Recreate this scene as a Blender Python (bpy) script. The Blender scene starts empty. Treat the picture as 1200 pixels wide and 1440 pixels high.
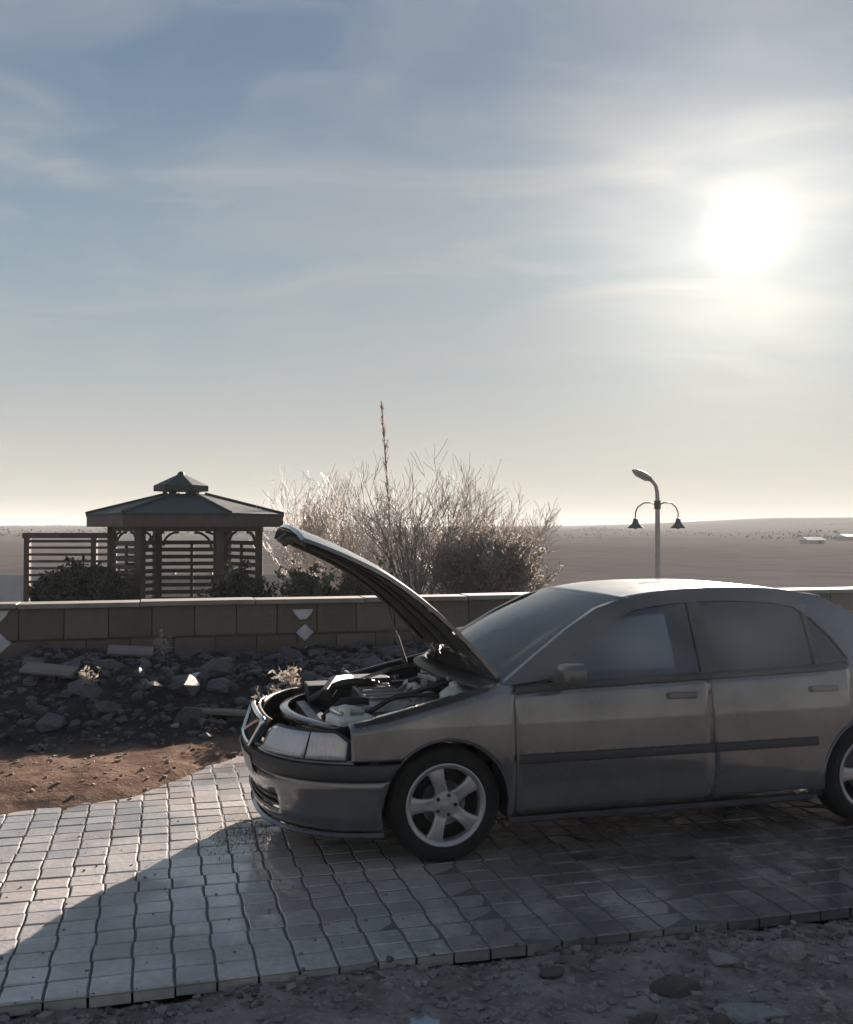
import bpy, bmesh, math, random
import numpy as np
from mathutils import Vector, Matrix, noise

R = math.radians
PI = math.pi
scene = bpy.context.scene
col = scene.collection
random.seed(7)

# ------------------------------------------------------------------ camera
CAM_H = 1.75
F = 1400.0                    # focal length in pixels of the 1200 px wide photograph
PITCH = math.atan(25 / F)
cam_d = bpy.data.cameras.new('camera')
cam_d.sensor_fit = 'HORIZONTAL'
cam_d.sensor_width = 36.0
cam_d.lens = 36.0 * F / 1200.0
cam_d.clip_start = 0.05
cam_d.clip_end = 9000
cam = bpy.data.objects.new('camera', cam_d)
col.objects.link(cam)
cam.location = (0, 0, CAM_H)
cam.rotation_euler = (PI / 2 + PITCH, 0, 0)
scene.camera = cam

# ------------------------------------------------------------------ sun and sky
sd = Vector((450, 395 * 1.0, 0))
ray = Vector((450 / F, 1.0, 395 / F))
ray.rotate(Matrix.Rotation(PITCH, 3, 'X'))
SUN = ray.normalized()
SUN_EL = math.asin(SUN.z)
SUN_AZ = math.atan2(SUN.x, SUN.y)          # clockwise from +Y

sun_d = bpy.data.lights.new('sun', 'SUN')
sun_d.energy = 5.0
sun_d.angle = R(0.6)
sun_d.color = (1.0, 0.84, 0.72)
sun = bpy.data.objects.new('sun', sun_d)
col.objects.link(sun)
sun.rotation_euler = (-SUN).to_track_quat('-Z', 'Y').to_euler()
sun.location = (6, 20, 12)

world = bpy.data.worlds.new('World')
scene.world = world
world.use_nodes = True
wn, wl = world.node_tree.nodes, world.node_tree.links
wn.clear()


def W(t, **kw):
    n = wn.new(t)
    for k, v in kw.items():
        setattr(n, k, v)
    return n


def wmath(op, a, b=None, c=None, clamp=False):
    n = W('ShaderNodeMath', operation=op, use_clamp=clamp)
    for i, v in enumerate((a, b, c)):
        if v is None:
            continue
        if isinstance(v, (int, float)):
            n.inputs[i].default_value = v
        else:
            wl.new(v, n.inputs[i])
    return n.outputs[0]


def wmix(blend, fac, a, b):
    n = W('ShaderNodeMix', data_type='RGBA', blend_type=blend)
    for i, v in ((0, fac), (6, a), (7, b)):
        if isinstance(v, (int, float)):
            n.inputs[i].default_value = v
        elif isinstance(v, tuple):
            n.inputs[i].default_value = (*v, 1)
        else:
            wl.new(v, n.inputs[i])
    return n.outputs[2]


sky = W('ShaderNodeTexSky', sky_type='NISHITA', sun_disc=False)
sky.sun_elevation = SUN_EL
sky.sun_rotation = SUN_AZ
sky.altitude = 600
sky.air_density = 1.0
sky.dust_density = 1.6
sky.ozone_density = 1.6
tc = W('ShaderNodeTexCoord')
nrm = W('ShaderNodeVectorMath', operation='NORMALIZE')
wl.new(tc.outputs['Generated'], nrm.inputs[0])
sep = W('ShaderNodeSeparateXYZ')
wl.new(nrm.outputs[0], sep.inputs[0])
# thin cirrus sheet: direction projected on a high plane
zz = wmath('ADD', wmath('MAXIMUM', sep.outputs[2], 0.0), 0.16)
comb = W('ShaderNodeCombineXYZ')
wl.new(wmath('DIVIDE', sep.outputs[0], zz), comb.inputs[0])
wl.new(wmath('DIVIDE', sep.outputs[1], zz), comb.inputs[1])
mp = W('ShaderNodeMapping')
wl.new(comb.outputs[0], mp.inputs[0])
mp.inputs['Rotation'].default_value = (0, 0, R(-24))
mp.inputs['Scale'].default_value = (1.0, 1.9, 1)
mp.inputs['Location'].default_value = (2.1, 0.35, 0)
n1 = W('ShaderNodeTexNoise')
n1.inputs['Scale'].default_value = 1.5
n1.inputs['Detail'].default_value = 7
n1.inputs['Roughness'].default_value = 0.52
n1.inputs['Distortion'].default_value = 1.1
wl.new(mp.outputs[0], n1.inputs['Vector'])
cr = W('ShaderNodeValToRGB')
cr.color_ramp.interpolation = 'EASE'
cr.color_ramp.elements[0].position = 0.40
cr.color_ramp.elements[0].color = (0, 0, 0, 1)
cr.color_ramp.elements[1].position = 0.74
cr.color_ramp.elements[1].color = (1, 1, 1, 1)
wl.new(n1.outputs['Fac'], cr.inputs[0])
# grade the clear sky a little greyer, as through winter haze
hsv = W('ShaderNodeHueSaturation')
hsv.inputs['Saturation'].default_value = 1.25
wl.new(sky.outputs[0], hsv.inputs['Color'])
base = wmix('MULTIPLY', 1.0, hsv.outputs[0], (0.84, 0.90, 1.0))
# the veil of thin cloud evens the sky out: bright parts are held back softly
vden = W('ShaderNodeVectorMath', operation='MULTIPLY_ADD')
wl.new(base, vden.inputs[0])
vden.inputs[1].default_value = (1 / 4.5,) * 3
vden.inputs[2].default_value = (1, 1, 1)
vdiv = W('ShaderNodeVectorMath', operation='DIVIDE')
wl.new(base, vdiv.inputs[0])
wl.new(vden.outputs[0], vdiv.inputs[1])
vsc = W('ShaderNodeVectorMath', operation='SCALE')
wl.new(vdiv.outputs[0], vsc.inputs[0])
vsc.inputs['Scale'].default_value = 1.2
# winter sky colour by height, blended with the physical sky
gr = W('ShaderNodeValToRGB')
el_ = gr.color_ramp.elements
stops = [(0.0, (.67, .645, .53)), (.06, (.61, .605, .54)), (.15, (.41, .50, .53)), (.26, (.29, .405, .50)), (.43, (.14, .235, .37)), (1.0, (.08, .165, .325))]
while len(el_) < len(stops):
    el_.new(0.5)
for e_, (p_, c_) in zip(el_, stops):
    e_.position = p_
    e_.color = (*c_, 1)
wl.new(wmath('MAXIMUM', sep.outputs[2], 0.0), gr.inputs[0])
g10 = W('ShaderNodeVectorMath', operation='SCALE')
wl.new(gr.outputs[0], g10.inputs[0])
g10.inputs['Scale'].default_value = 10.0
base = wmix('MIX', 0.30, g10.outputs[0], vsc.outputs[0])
n2 = W('ShaderNodeTexNoise')
n2.inputs['Scale'].default_value = 1.1
n2.inputs['Detail'].default_value = 5
n2.inputs['Roughness'].default_value = 0.6
n2.inputs['Distortion'].default_value = 0.6
mp2 = W('ShaderNodeMapping')
wl.new(comb.outputs[0], mp2.inputs[0])
mp2.inputs['Rotation'].default_value = (0, 0, R(35))
mp2.inputs['Location'].default_value = (0.6, 3.1, 0)
wl.new(mp2.outputs[0], n2.inputs['Vector'])
patch = W('ShaderNodeMapRange', interpolation_type='SMOOTHSTEP')
wl.new(n2.outputs['Fac'], patch.inputs[0])
patch.inputs[1].default_value = 0.42
patch.inputs[2].default_value = 0.66
cloud_amt = wmath('MULTIPLY', wmath('MAXIMUM', cr.outputs[0], wmath('MULTIPLY', patch.outputs[0], 0.75)), 0.62)
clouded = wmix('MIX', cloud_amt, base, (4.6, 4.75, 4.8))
# milky horizon
hz = wmath('POWER', wmath('SUBTRACT', 1.0, wmath('MAXIMUM', sep.outputs[2], 0.0)), 9.0)
clouded = wmix('MIX', wmath('MULTIPLY', hz, 0.15), clouded, (6.3, 5.75, 5.0))
# aureole of the sun in the thin cloud
dot = W('ShaderNodeVectorMath', operation='DOT_PRODUCT')
wl.new(nrm.outputs[0], dot.inputs[0])
dot.inputs[1].default_value = SUN
dp = wmath('MAXIMUM', dot.outputs['Value'], 0.0)
g1 = wmath('MULTIPLY', wmath('POWER', dp, 2500.0), 12.0)
g2 = wmath('MULTIPLY', wmath('POWER', dp, 120.0), 4.8)
g3 = wmath('MULTIPLY', wmath('POWER', dp, 45.0), 1.8)
thin = wmath('MULTIPLY_ADD', n1.outputs['Fac'], 0.9, 0.55)
glow = wmath('MULTIPLY', wmath('ADD', wmath('ADD', g1, g2), g3), thin)
gcol = wmix('MULTIPLY', 1.0, (1.0, 0.90, 0.72), glow)
final = wmix('ADD', 1.0, clouded, gcol)
dim = W('ShaderNodeVectorMath', operation='SCALE')       # whole sky scaled down so the sun lamp weighs more
wl.new(final, dim.inputs[0])
dim.inputs['Scale'].default_value = 0.52
final = dim.outputs[0]
bg = W('ShaderNodeBackground')
bg.inputs['Strength'].default_value = 0.05
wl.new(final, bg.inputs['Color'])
wo = W('ShaderNodeOutputWorld')
wl.new(bg.outputs[0], wo.inputs[0])

scene.view_settings.view_transform = 'Standard'
scene.view_settings.look = 'None'
scene.view_settings.exposure = 1.9
scene.view_settings.gamma = 1.0
scene.view_settings.use_curve_mapping = False
scene.cycles.max_bounces = 7
scene.cycles.transparent_max_bounces = 12
scene.cycles.volume_bounces = 0

# ------------------------------------------------------------------ helpers
def tag(o, label=None, cat=None, group=None, kind=None):
    if label: o['label'] = label
    if cat: o['category'] = cat
    if group: o['group'] = group
    if kind: o['kind'] = kind
    return o


def empty(name, loc=(0, 0, 0), rz=0.0, parent=None):
    o = bpy.data.objects.new(name, None)
    col.objects.link(o)
    o.empty_display_size = 0.1
    o.location = loc
    o.rotation_euler = (0, 0, rz)
    if parent: o.parent = parent
    return o


class MB:
    """Collects shapes, then becomes ONE mesh object."""

    def __init__(self):
        self.v, self.f = [], []

    def add(self, vs, fs):
        n = len(self.v)
        self.v += [tuple(p) for p in vs]
        self.f += [tuple(i + n for i in f) for f in fs]
        return self

    def box(self, c, s, rz=0.0, rx=0.0, ry=0.0, taper=1.0):
        hx, hy, hz_ = s[0] / 2, s[1] / 2, s[2] / 2
        vs = []
        m = Matrix.Rotation(rz, 3, 'Z') @ Matrix.Rotation(ry, 3, 'Y') @ Matrix.Rotation(rx, 3, 'X')
        for dz in (-1, 1):
            t = taper if dz > 0 else 1.0
            for dx, dy in ((-1, -1), (1, -1), (1, 1), (-1, 1)):
                vs.append(m @ Vector((dx * hx * t, dy * hy * t, dz * hz_)) + Vector(c))
        return self.add(vs, [(0, 3, 2, 1), (4, 5, 6, 7), (0, 1, 5, 4), (1, 2, 6, 5), (2, 3, 7, 6), (3, 0, 4, 7)])

    def tube(self, pts, r, n=8, cap=True):
        pts = [Vector(p) for p in pts]
        rs = r if isinstance(r, (list, tuple)) else [r] * len(pts)
        vs, fs = [], []
        ref = None
        for i, p in enumerate(pts):
            t = (pts[min(i + 1, len(pts) - 1)] - pts[max(i - 1, 0)])
            if t.length < 1e-9: t = Vector((0, 0, 1))
            t.normalize()
            if ref is None:
                ref = t.orthogonal().normalized()
            else:
                ref = (ref - t * ref.dot(t))
                ref = ref.normalized() if ref.length > 1e-6 else t.orthogonal().normalized()
            b = t.cross(ref)
            for k in range(n):
                a = 2 * PI * k / n
                vs.append(p + (ref * math.cos(a) + b * math.sin(a)) * rs[i])
        for i in range(len(pts) - 1):
            for k in range(n):
                k2 = (k + 1) % n
                fs.append((i * n + k, i * n + k2, (i + 1) * n + k2, (i + 1) * n + k))
        if cap:
            fs.append(tuple(range(n - 1, -1, -1)))
            fs.append(tuple((len(pts) - 1) * n + k for k in range(n)))
        return self.add(vs, fs)

    def lathe(self, prof, c=(0, 0, 0), axis='Z', n=32, closed=False):
        """prof: (radius, height) along the axis."""
        vs, fs = [], []
        for r_, h in prof:
            for k in range(n):
                a = 2 * PI * k / n
                x, y = r_ * math.cos(a), r_ * math.sin(a)
                if axis == 'Z': p = (x, y, h)
                else: p = (x, h, y)
                vs.append((p[0] + c[0], p[1] + c[1], p[2] + c[2]))
        m = len(prof)
        for i in range(m if closed else m - 1):
            j = (i + 1) % m
            for k in range(n):
                k2 = (k + 1) % n
                fs.append((i * n + k, i * n + k2, j * n + k2, j * n + k))
        return self.add(vs, fs)

    def grid(self, rows, skip=None):
        nr, nc = len(rows), len(rows[0])
        vs = [p for row in rows for p in row]
        fs = []
        for i in range(nr - 1):
            for j in range(nc - 1):
                if skip and skip(i, j): continue
                fs.append((i * nc + j, i * nc + j + 1, (i + 1) * nc + j + 1, (i + 1) * nc + j))
        return self.add(vs, fs)

    def prism(self, a, b):
        """two matching polygons joined into a closed solid"""
        n = len(a)
        fs = [tuple(range(n - 1, -1, -1)), tuple(range(n, 2 * n))]
        for k in range(n):
            k2 = (k + 1) % n
            fs.append((k, k2, n + k2, n + k))
        return self.add(list(a) + list(b), fs)

    def build(self, name, m, parent=None, smooth=None, recalc=True, out_from=None, solid=None, bevel=None, off=None):
        me = bpy.data.meshes.new(name)
        vs = self.v
        if off: vs = [(p[0] - off[0], p[1] - off[1], p[2] - off[2]) for p in vs]
        me.from_pydata([tuple(p) for p in vs], [], self.f)
        if recalc or out_from is not None:
            bm = bmesh.new()
            bm.from_mesh(me)
            bmesh.ops.recalc_face_normals(bm, faces=bm.faces)
            if out_from is not None:
                ref = Vector(out_from)
                sgn = sum(f.normal.dot(f.calc_center_median() - ref) * f.calc_area() for f in bm.faces)
                if sgn < 0:
                    bmesh.ops.reverse_faces(bm, faces=bm.faces)
            bm.to_mesh(me)
            bm.free()
        if smooth is not None:
            me.shade_smooth()
            me.set_sharp_from_angle(angle=R(smooth))
        me.materials.append(m)
        o = bpy.data.objects.new(name, me)
        col.objects.link(o)
        if parent: o.parent = parent
        if bevel:
            md = o.modifiers.new('bevel', 'BEVEL')
            md.width = bevel
            md.segments = 2
            md.limit_method = 'ANGLE'
            md.angle_limit = R(35)
        if solid:
            md = o.modifiers.new('solid', 'SOLIDIFY')
            md.thickness = solid
            md.offset = -1
        return o


def pmat(name, c1, c2=None, scale=8.0, rough=0.6, metal=0.0, bump=0.0, bscale=40.0, rough2=None, coat=0.0,
         spec=0.5, detail=5, stretch=None, dust=None):
    m = bpy.data.materials.new(name)
    m.use_nodes = True
    n, l = m.node_tree.nodes, m.node_tree.links
    p = n['Principled BSDF']
    p.inputs['Metallic'].default_value = metal
    p.inputs['Roughness'].default_value = rough
    p.inputs['Specular IOR Level'].default_value = spec
    p.inputs['Coat Weight'].default_value = coat
    p.inputs['Coat Roughness'].default_value = 0.05
    t = n.new('ShaderNodeTexCoord')
    vec = t.outputs['Object']
    if stretch:
        mpn = n.new('ShaderNodeMapping')
        mpn.inputs['Scale'].default_value = stretch
        l.new(vec, mpn.inputs[0])
        vec = mpn.outputs[0]
    nz = n.new('ShaderNodeTexNoise')
    nz.inputs['Scale'].default_value = scale
    nz.inputs['Detail'].default_value = detail
    nz.inputs['Roughness'].default_value = 0.62
    l.new(vec, nz.inputs['Vector'])
    mx = n.new('ShaderNodeMix')
    mx.data_type = 'RGBA'
    c2 = c2 or tuple(x * 0.75 for x in c1)
    mx.inputs[6].default_value = (*c1, 1)
    mx.inputs[7].default_value = (*c2, 1)
    rp = n.new('ShaderNodeValToRGB')
    rp.color_ramp.elements[0].position = 0.33
    rp.color_ramp.elements[1].position = 0.67
    l.new(nz.outputs['Fac'], rp.inputs[0])
    l.new(rp.outputs[0], mx.inputs[0])
    outc = mx.outputs[2]
    if rough2 is not None:
        mr = n.new('ShaderNodeMapRange')
        mr.inputs[3].default_value = rough
        mr.inputs[4].default_value = rough2
        l.new(rp.outputs[0], mr.inputs[0])
        l.new(mr.outputs[0], p.inputs['Roughness'])
    l.new(outc, p.inputs['Base Color'])
    if bump:
        nb = n.new('ShaderNodeTexNoise')
        nb.inputs['Scale'].default_value = bscale
        nb.inputs['Detail'].default_value = 6
        l.new(vec, nb.inputs['Vector'])
        bp = n.new('ShaderNodeBump')
        bp.inputs['Strength'].default_value = bump
        bp.inputs['Distance'].default_value = 0.02
        l.new(nb.outputs['Fac'], bp.inputs['Height'])
        l.new(bp.outputs[0], p.inputs['Normal'])
    return m


def vary(m, amount=0.35):
    """multiply the base colour by a random value per object"""
    n, l = m.node_tree.nodes, m.node_tree.links
    p = n['Principled BSDF']
    src = p.inputs['Base Color'].links[0].from_socket
    oi = n.new('ShaderNodeObjectInfo')
    mr = n.new('ShaderNodeMapRange')
    mr.inputs[3].default_value = 1 - amount
    mr.inputs[4].default_value = 1 + amount
    l.new(oi.outputs['Random'], mr.inputs[0])
    mx = n.new('ShaderNodeVectorMath')
    mx.operation = 'SCALE'
    l.new(src, mx.inputs[0])
    l.new(mr.outputs[0], mx.inputs['Scale'])
    l.new(mx.outputs[0], p.inputs['Base Color'])
    return m


TH = R(15)                                 # everything along the road is turned by this
U = Vector((math.cos(TH), math.sin(TH), 0))
V = Vector((-math.sin(TH), math.cos(TH), 0))


def ab(a, b, z=0.0):
    p = U * a + V * b
    return Vector((p.x, p.y, z))


def at(px, py, Y):
    """the point at depth Y seen at pixel (px, py) of the 1200x1440 photograph"""
    return Vector(((px - 600) / F * Y, Y, CAM_H - (py - 745) / F * Y))


def sst(e0, e1, x):
    t = min(1.0, max(0.0, (x - e0) / (e1 - e0)))
    return t * t * (3 - 2 * t)


def interp(x, tab):
    if x <= tab[0][0]: return tab[0][1]
    for (x0, y0), (x1, y1) in zip(tab, tab[1:]):
        if x <= x1:
            t = (x - x0) / (x1 - x0)
            return y0 + (y1 - y0) * t
    return tab[-1][1]


def sinterp(x, tab):
    """smooth (monotone-ish) Catmull-Rom through a table"""
    xs = [t[0] for t in tab]
    ys = [t[1] for t in tab]
    if x <= xs[0]: return ys[0]
    if x >= xs[-1]: return ys[-1]
    for i in range(len(xs) - 1):
        if x <= xs[i + 1]:
            break
    h = xs[i + 1] - xs[i]
    t = (x - xs[i]) / h
    def sl(k):
        if k == 0: return (ys[1] - ys[0]) / (xs[1] - xs[0])
        if k == len(xs) - 1: return (ys[-1] - ys[-2]) / (xs[-1] - xs[-2])
        return (ys[k + 1] - ys[k - 1]) / (xs[k + 1] - xs[k - 1])
    m0, m1 = sl(i) * h, sl(i + 1) * h
    return ((2 * t**3 - 3 * t**2 + 1) * ys[i] + (t**3 - 2 * t**2 + t) * m0 + (-2 * t**3 + 3 * t**2) * ys[i + 1] + (t**3 - t**2) * m1)


# ------------------------------------------------------------------ terrain
ROAD0, ROAD1 = 3.98, 7.75
WALL_B = 10.9
WALL_H = 0.996
BACK_Z = -0.6
EDGE = [(-8, 6.2), (-0.9, 6.42), (-0.2, 6.55), (0.02, 6.83), (0.31, 7.3), (0.6, 7.6), (12, 7.65)]


def fbm(x, y, s, o=4, seed=0.0):
    return noise.fractal(Vector((x * s + seed, y * s - seed, seed * 1.7)), 0.9, 2.1, o)


def terrain(a, b):
    x = U.x * a + V.x * b
    y = U.y * a + V.y * b
    d = math.hypot(x, y)
    if d > 60:
        z = BACK_Z
    near = d < 40
    # profile across the road
    if b < ROAD0:
        z = -0.044 + 0.03 * sst(0.1, 0.9, ROAD0 - b)
        z += 0.034 * fbm(a, b, 2.2, 5, 3.1) + 0.018 * fbm(a, b, 9.0, 4, 8.0)
        z = min(z, 0.02 + 0.1 * (ROAD0 - b))
        if b > ROAD0 - 0.06: z = min(z, -0.03)
    elif b < WALL_B:
        e = interp(a, EDGE) + 0.10 * fbm(a, b, 3.0, 3, 5.0)
        z = -0.09 + 0.13 * sst(-0.25, 0.5, b - e)
        z += sst(-0.2, 0.4, b - e) * (0.03 * fbm(a, b, 1.7, 5, 2.0) + 0.010 * fbm(a, b, 12.0, 3, 9.0))
        heap = sst(8.3, 9.9, b + 0.35 * fbm(a, 0, 0.9, 3, 1.0))
        z += heap * (0.42 + 0.10 * fbm(a, b, 0.8, 3, 4.0) + 0.07 * fbm(a, b, 3.3, 4, 6.0))
    else:
        z = 0.30 + (BACK_Z - 0.30) * sst(WALL_B, WALL_B + 2.5, b)
    if abs(a) > 14 and b > ROAD1 and b < WALL_B:
        pass
    if d > 35:
        k = sst(35, 120, d)
        far = BACK_Z + 2.2 * sst(120, 800, d) + 0.6 * fbm(x, y, 0.01, 3, 2.0) * sst(60, 200, d)
        az = math.degrees(math.atan2(x, y)) if y > 0 else 90
        hill = (9.5 * sst(8, 22, az) + 3.0) * sst(420, 1100, d) + sst(500, 1200, d) * 3.0 * fbm(x, y, 0.0035, 3, 7.7)
        if y <= 0: hill *= 0.4
        z = z * (1 - k) + (far + hill) * k
    return z


def axis_lines(lo, hi, step, out):
    fine = list(np.arange(lo, hi + 1e-6, step))
    g, s = [], step
    p = hi
    while p < out:
        s *= 1.22
        p += s
        g.append(p)
    g2, s, p = [], step, lo
    while p > -out:
        s *= 1.22
        p -= s
        g2.append(p)
    return g2[::-1] + fine + g


def build_ground():
    As = axis_lines(-4.2, 5.5, 0.055, 2600)
    Bs = axis_lines(2.4, 11.1, 0.045, 2600)
    # the far field needs lines that stay dense enough to carry the hills
    As = sorted(As + list(np.arange(-1500, 1500, 45)))
    Bs = sorted(Bs + list(np.arange(60, 2000, 45)))
    vs, soil = [], []
    for b in Bs:
        for a in As:
            z = terrain(a, b)
            p = ab(a, b, z)
            vs.append((p.x, p.y, z))
            if b < ROAD0: s = 0.0
            elif b < WALL_B: s = 0.5
            else: s = 1.0
            if abs(a) > 25: s = 1.0
            if ROAD0 < b < WALL_B and -12 < a < 14:
                s = 0.5 - 0.25 * sst(7.9, 8.7, b + 0.3 * fbm(a, b, 1.3, 3, 1.0))
            soil.append(s)
    na = len(As)
    fs = []
    for j in range(len(Bs) - 1):
        for i in range(na - 1):
            k = j * na + i
            fs.append((k, k + 1, k + 1 + na, k + na))
    me = bpy.data.meshes.new('ground')
    me.from_pydata(vs, [], fs)
    at_ = me.attributes.new('soil', 'FLOAT', 'POINT')
    at_.data.foreach_set('value', soil)
    me.shade_smooth()
    m = bpy.data.materials.new('soil')
    m.use_nodes = True
    n, l = m.node_tree.nodes, m.node_tree.links
    p = n['Principled BSDF']
    p.inputs['Roughness'].default_value = 0.9
    p.inputs['Specular IOR Level'].default_value = 0.0
    g = n.new('ShaderNodeNewGeometry')

    def nzs(scale, det=6, rough=0.65):
        x = n.new('ShaderNodeTexNoise')
        x.inputs['Scale'].default_value = scale
        x.inputs['Detail'].default_value = det
        x.inputs['Roughness'].default_value = rough
        l.new(g.outputs['Position'], x.inputs['Vector'])
        return x.outputs['Fac']

    def mix(f, a, b):
        x = n.new('ShaderNodeMix')
        x.data_type = 'RGBA'
        for i, v in ((0, f), (6, a), (7, b)):
            if isinstance(v, tuple): x.inputs[i].default_value = (*v, 1)
            elif isinstance(v, (int, float)): x.inputs[i].default_value = v
            else: l.new(v, x.inputs[i])
        return x.outputs[2]

    def ramp(f, p0, p1):
        r = n.new('ShaderNodeMapRange')
        r.interpolation_type = 'SMOOTHSTEP'
        r.inputs[1].default_value = p0
        r.inputs[2].default_value = p1
        l.new(f, r.inputs[0])
        return r.outputs[0]
    big, mid, fin = nzs(0.7), nzs(3.5), nzs(24, 8)
    grey = mix(ramp(mid, .35, .65), (0.25, 0.225, 0.21), (0.14, 0.125, 0.117))
    grey = mix(ramp(fin, .5, .75), grey, (0.33, 0.31, 0.30))
    brown = mix(ramp(mid, .35, .68), (0.19, 0.134, 0.105), (0.10, 0.069, 0.055))
    brown = mix(ramp(fin, .55, .78), brown, (0.27, 0.21, 0.17))
    field = mix(ramp(nzs(0.03, 5), .4, .6), (0.095, 0.092, 0.095), (0.115, 0.105, 0.104))
    field = mix(ramp(nzs(0.25, 6), .45, .65), field, (0.08, 0.08, 0.077))
    at_n = n.new('ShaderNodeAttribute')
    at_n.attribute_name = 'soil'
    heapc = mix(ramp(mid, .35, .65), (0.05, 0.047, 0.048), (0.025, 0.024, 0.026))
    c = mix(ramp(at_n.outputs['Fac'], 0.0, 0.25), grey, heapc)
    c = mix(ramp(at_n.outputs['Fac'], 0.25, 0.5), c, brown)
    c = mix(ramp(at_n.outputs['Fac'], 0.5, 1.0), c, field)
    l.new(c, p.inputs['Base Color'])
    bp = n.new('ShaderNodeBump')
    bp.inputs['Strength'].default_value = 0.7
    bp.inputs['Distance'].default_value = 0.03
    l.new(fin, bp.inputs['Height'])
    l.new(bp.outputs[0], p.inputs['Normal'])
    me.materials.append(m)
    o = bpy.data.objects.new('ground', me)
    col.objects.link(o)
    tag(o, 'bare dirt and open fields around the paved road', kind='structure')


build_ground()

# ------------------------------------------------------------------ paved road
def paver_material():
    m = bpy.data.materials.new('concrete_paver')
    m.use_nodes = True
    n, l = m.node_tree.nodes, m.node_tree.links
    p = n['Principled BSDF']
    g = n.new('ShaderNodeNewGeometry')

    def nzs(scale, det=6, rough=0.6, stretch=None):
        x = n.new('ShaderNodeTexNoise')
        x.inputs['Scale'].default_value = scale
        x.inputs['Detail'].default_value = det
        x.inputs['Roughness'].default_value = rough
        src = g.outputs['Position']
        if stretch:
            mpn = n.new('ShaderNodeMapping')
            mpn.inputs['Rotation'].default_value = (0, 0, -TH)
            mpn.inputs['Scale'].default_value = stretch
            l.new(src, mpn.inputs[0])
            src = mpn.outputs[0]
        l.new(src, x.inputs['Vector'])
        return x.outputs['Fac']

    def mix(f, a, b):
        x = n.new('ShaderNodeMix')
        x.data_type = 'RGBA'
        for i, v in ((0, f), (6, a), (7, b)):
            if isinstance(v, tuple): x.inputs[i].default_value = (*v, 1)
            elif isinstance(v, (int, float)): x.inputs[i].default_value = v
            else: l.new(v, x.inputs[i])
        return x.outputs[2]

    def ramp(f, p0, p1, o0=0., o1=1.):
        r = n.new('ShaderNodeMapRange')
        r.interpolation_type = 'SMOOTHSTEP'
        r.inputs[1].default_value = p0
        r.inputs[2].default_value = p1
        r.inputs[3].default_value = o0
        r.inputs[4].default_value = o1
        l.new(f, r.inputs[0])
        return r.outputs[0]
    stain, fine = nzs(1.1, 5), nzs(30, 6)
    at_n = n.new('ShaderNodeAttribute')
    at_n.attribute_name = 'tone'
    c = mix(ramp(fine, .35, .7), (0.33, 0.315, 0.30), (0.43, 0.41, 0.39))
    c = mix(ramp(at_n.outputs['Fac'], 0, 1), c, (0.24, 0.23, 0.225))
    wet = ramp(stain, .44, .62)
    c = mix(ramp(nzs(2.7, 6), .42, .64, 0, .35), c, (0.21, 0.17, 0.14))      # soil trodden in
    # a dried film of mud on the right half of the road
    sp = n.new('ShaderNodeSeparateXYZ')
    l.new(g.outputs['Position'], sp.inputs[0])
    film = ramp(sp.outputs[0], -0.35, 0.9)
    mp_ = n.new('ShaderNodeMath')
    mp_.operation = 'MULTIPLY'
    l.new(film, mp_.inputs[0])
    l.new(ramp(nzs(1.6, 5), .3, .55), mp_.inputs[1])
    c = mix(mp_.outputs[0], c, (0.095, 0.095, 0.098))
    # two oil stains beside the wheel
    for (sx, sy, rx_, ry_) in ((0.92, 5.37, 0.20, 0.055), (1.31, 5.33, 0.15, 0.035)):
        mpn = n.new('ShaderNodeMapping')
        mpn.vector_type = 'POINT'
        mpn.inputs['Location'].default_value = (-sx / rx_, -sy / ry_, 0)
        mpn.inputs['Scale'].default_value = (1 / rx_, 1 / ry_, 0)
        l.new(g.outputs['Position'], mpn.inputs[0])
        ln = n.new('ShaderNodeVectorMath')
        ln.operation = 'LENGTH'
        l.new(mpn.outputs[0], ln.inputs[0])
        ad = n.new('ShaderNodeMath')
        ad.operation = 'ADD'
        l.new(ln.outputs['Value'], ad.inputs[0])
        l.new(ramp(nzs(9, 5), .2, .8, -.8, .8), ad.inputs[1])
        c = mix(ramp(ad.outputs[0], 1.15, .75), c, (0.035, 0.033, 0.033))
    l.new(c, p.inputs['Base Color'])
    rr = n.new('ShaderNodeMix')
    rr.data_type = 'FLOAT'
    l.new(mp_.outputs[0], rr.inputs[0])
    l.new(ramp(wet, 0, 1, .44, .17), rr.inputs[2])
    l.new(ramp(stain, .40, .56, 0, .9), p.inputs['Coat Weight'])
    p.inputs['Coat Roughness'].default_value = .07
    rr.inputs[3].default_value = .17
    l.new(rr.outputs[0], p.inputs['Roughness'])
    bp = n.new('ShaderNodeBump')
    bp.inputs['Strength'].default_value = 0.35
    bp.inputs['Distance'].default_value = 0.01
    l.new(fine, bp.inputs['Height'])
    l.new(bp.outputs[0], p.inputs['Normal'])
    return m


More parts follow.
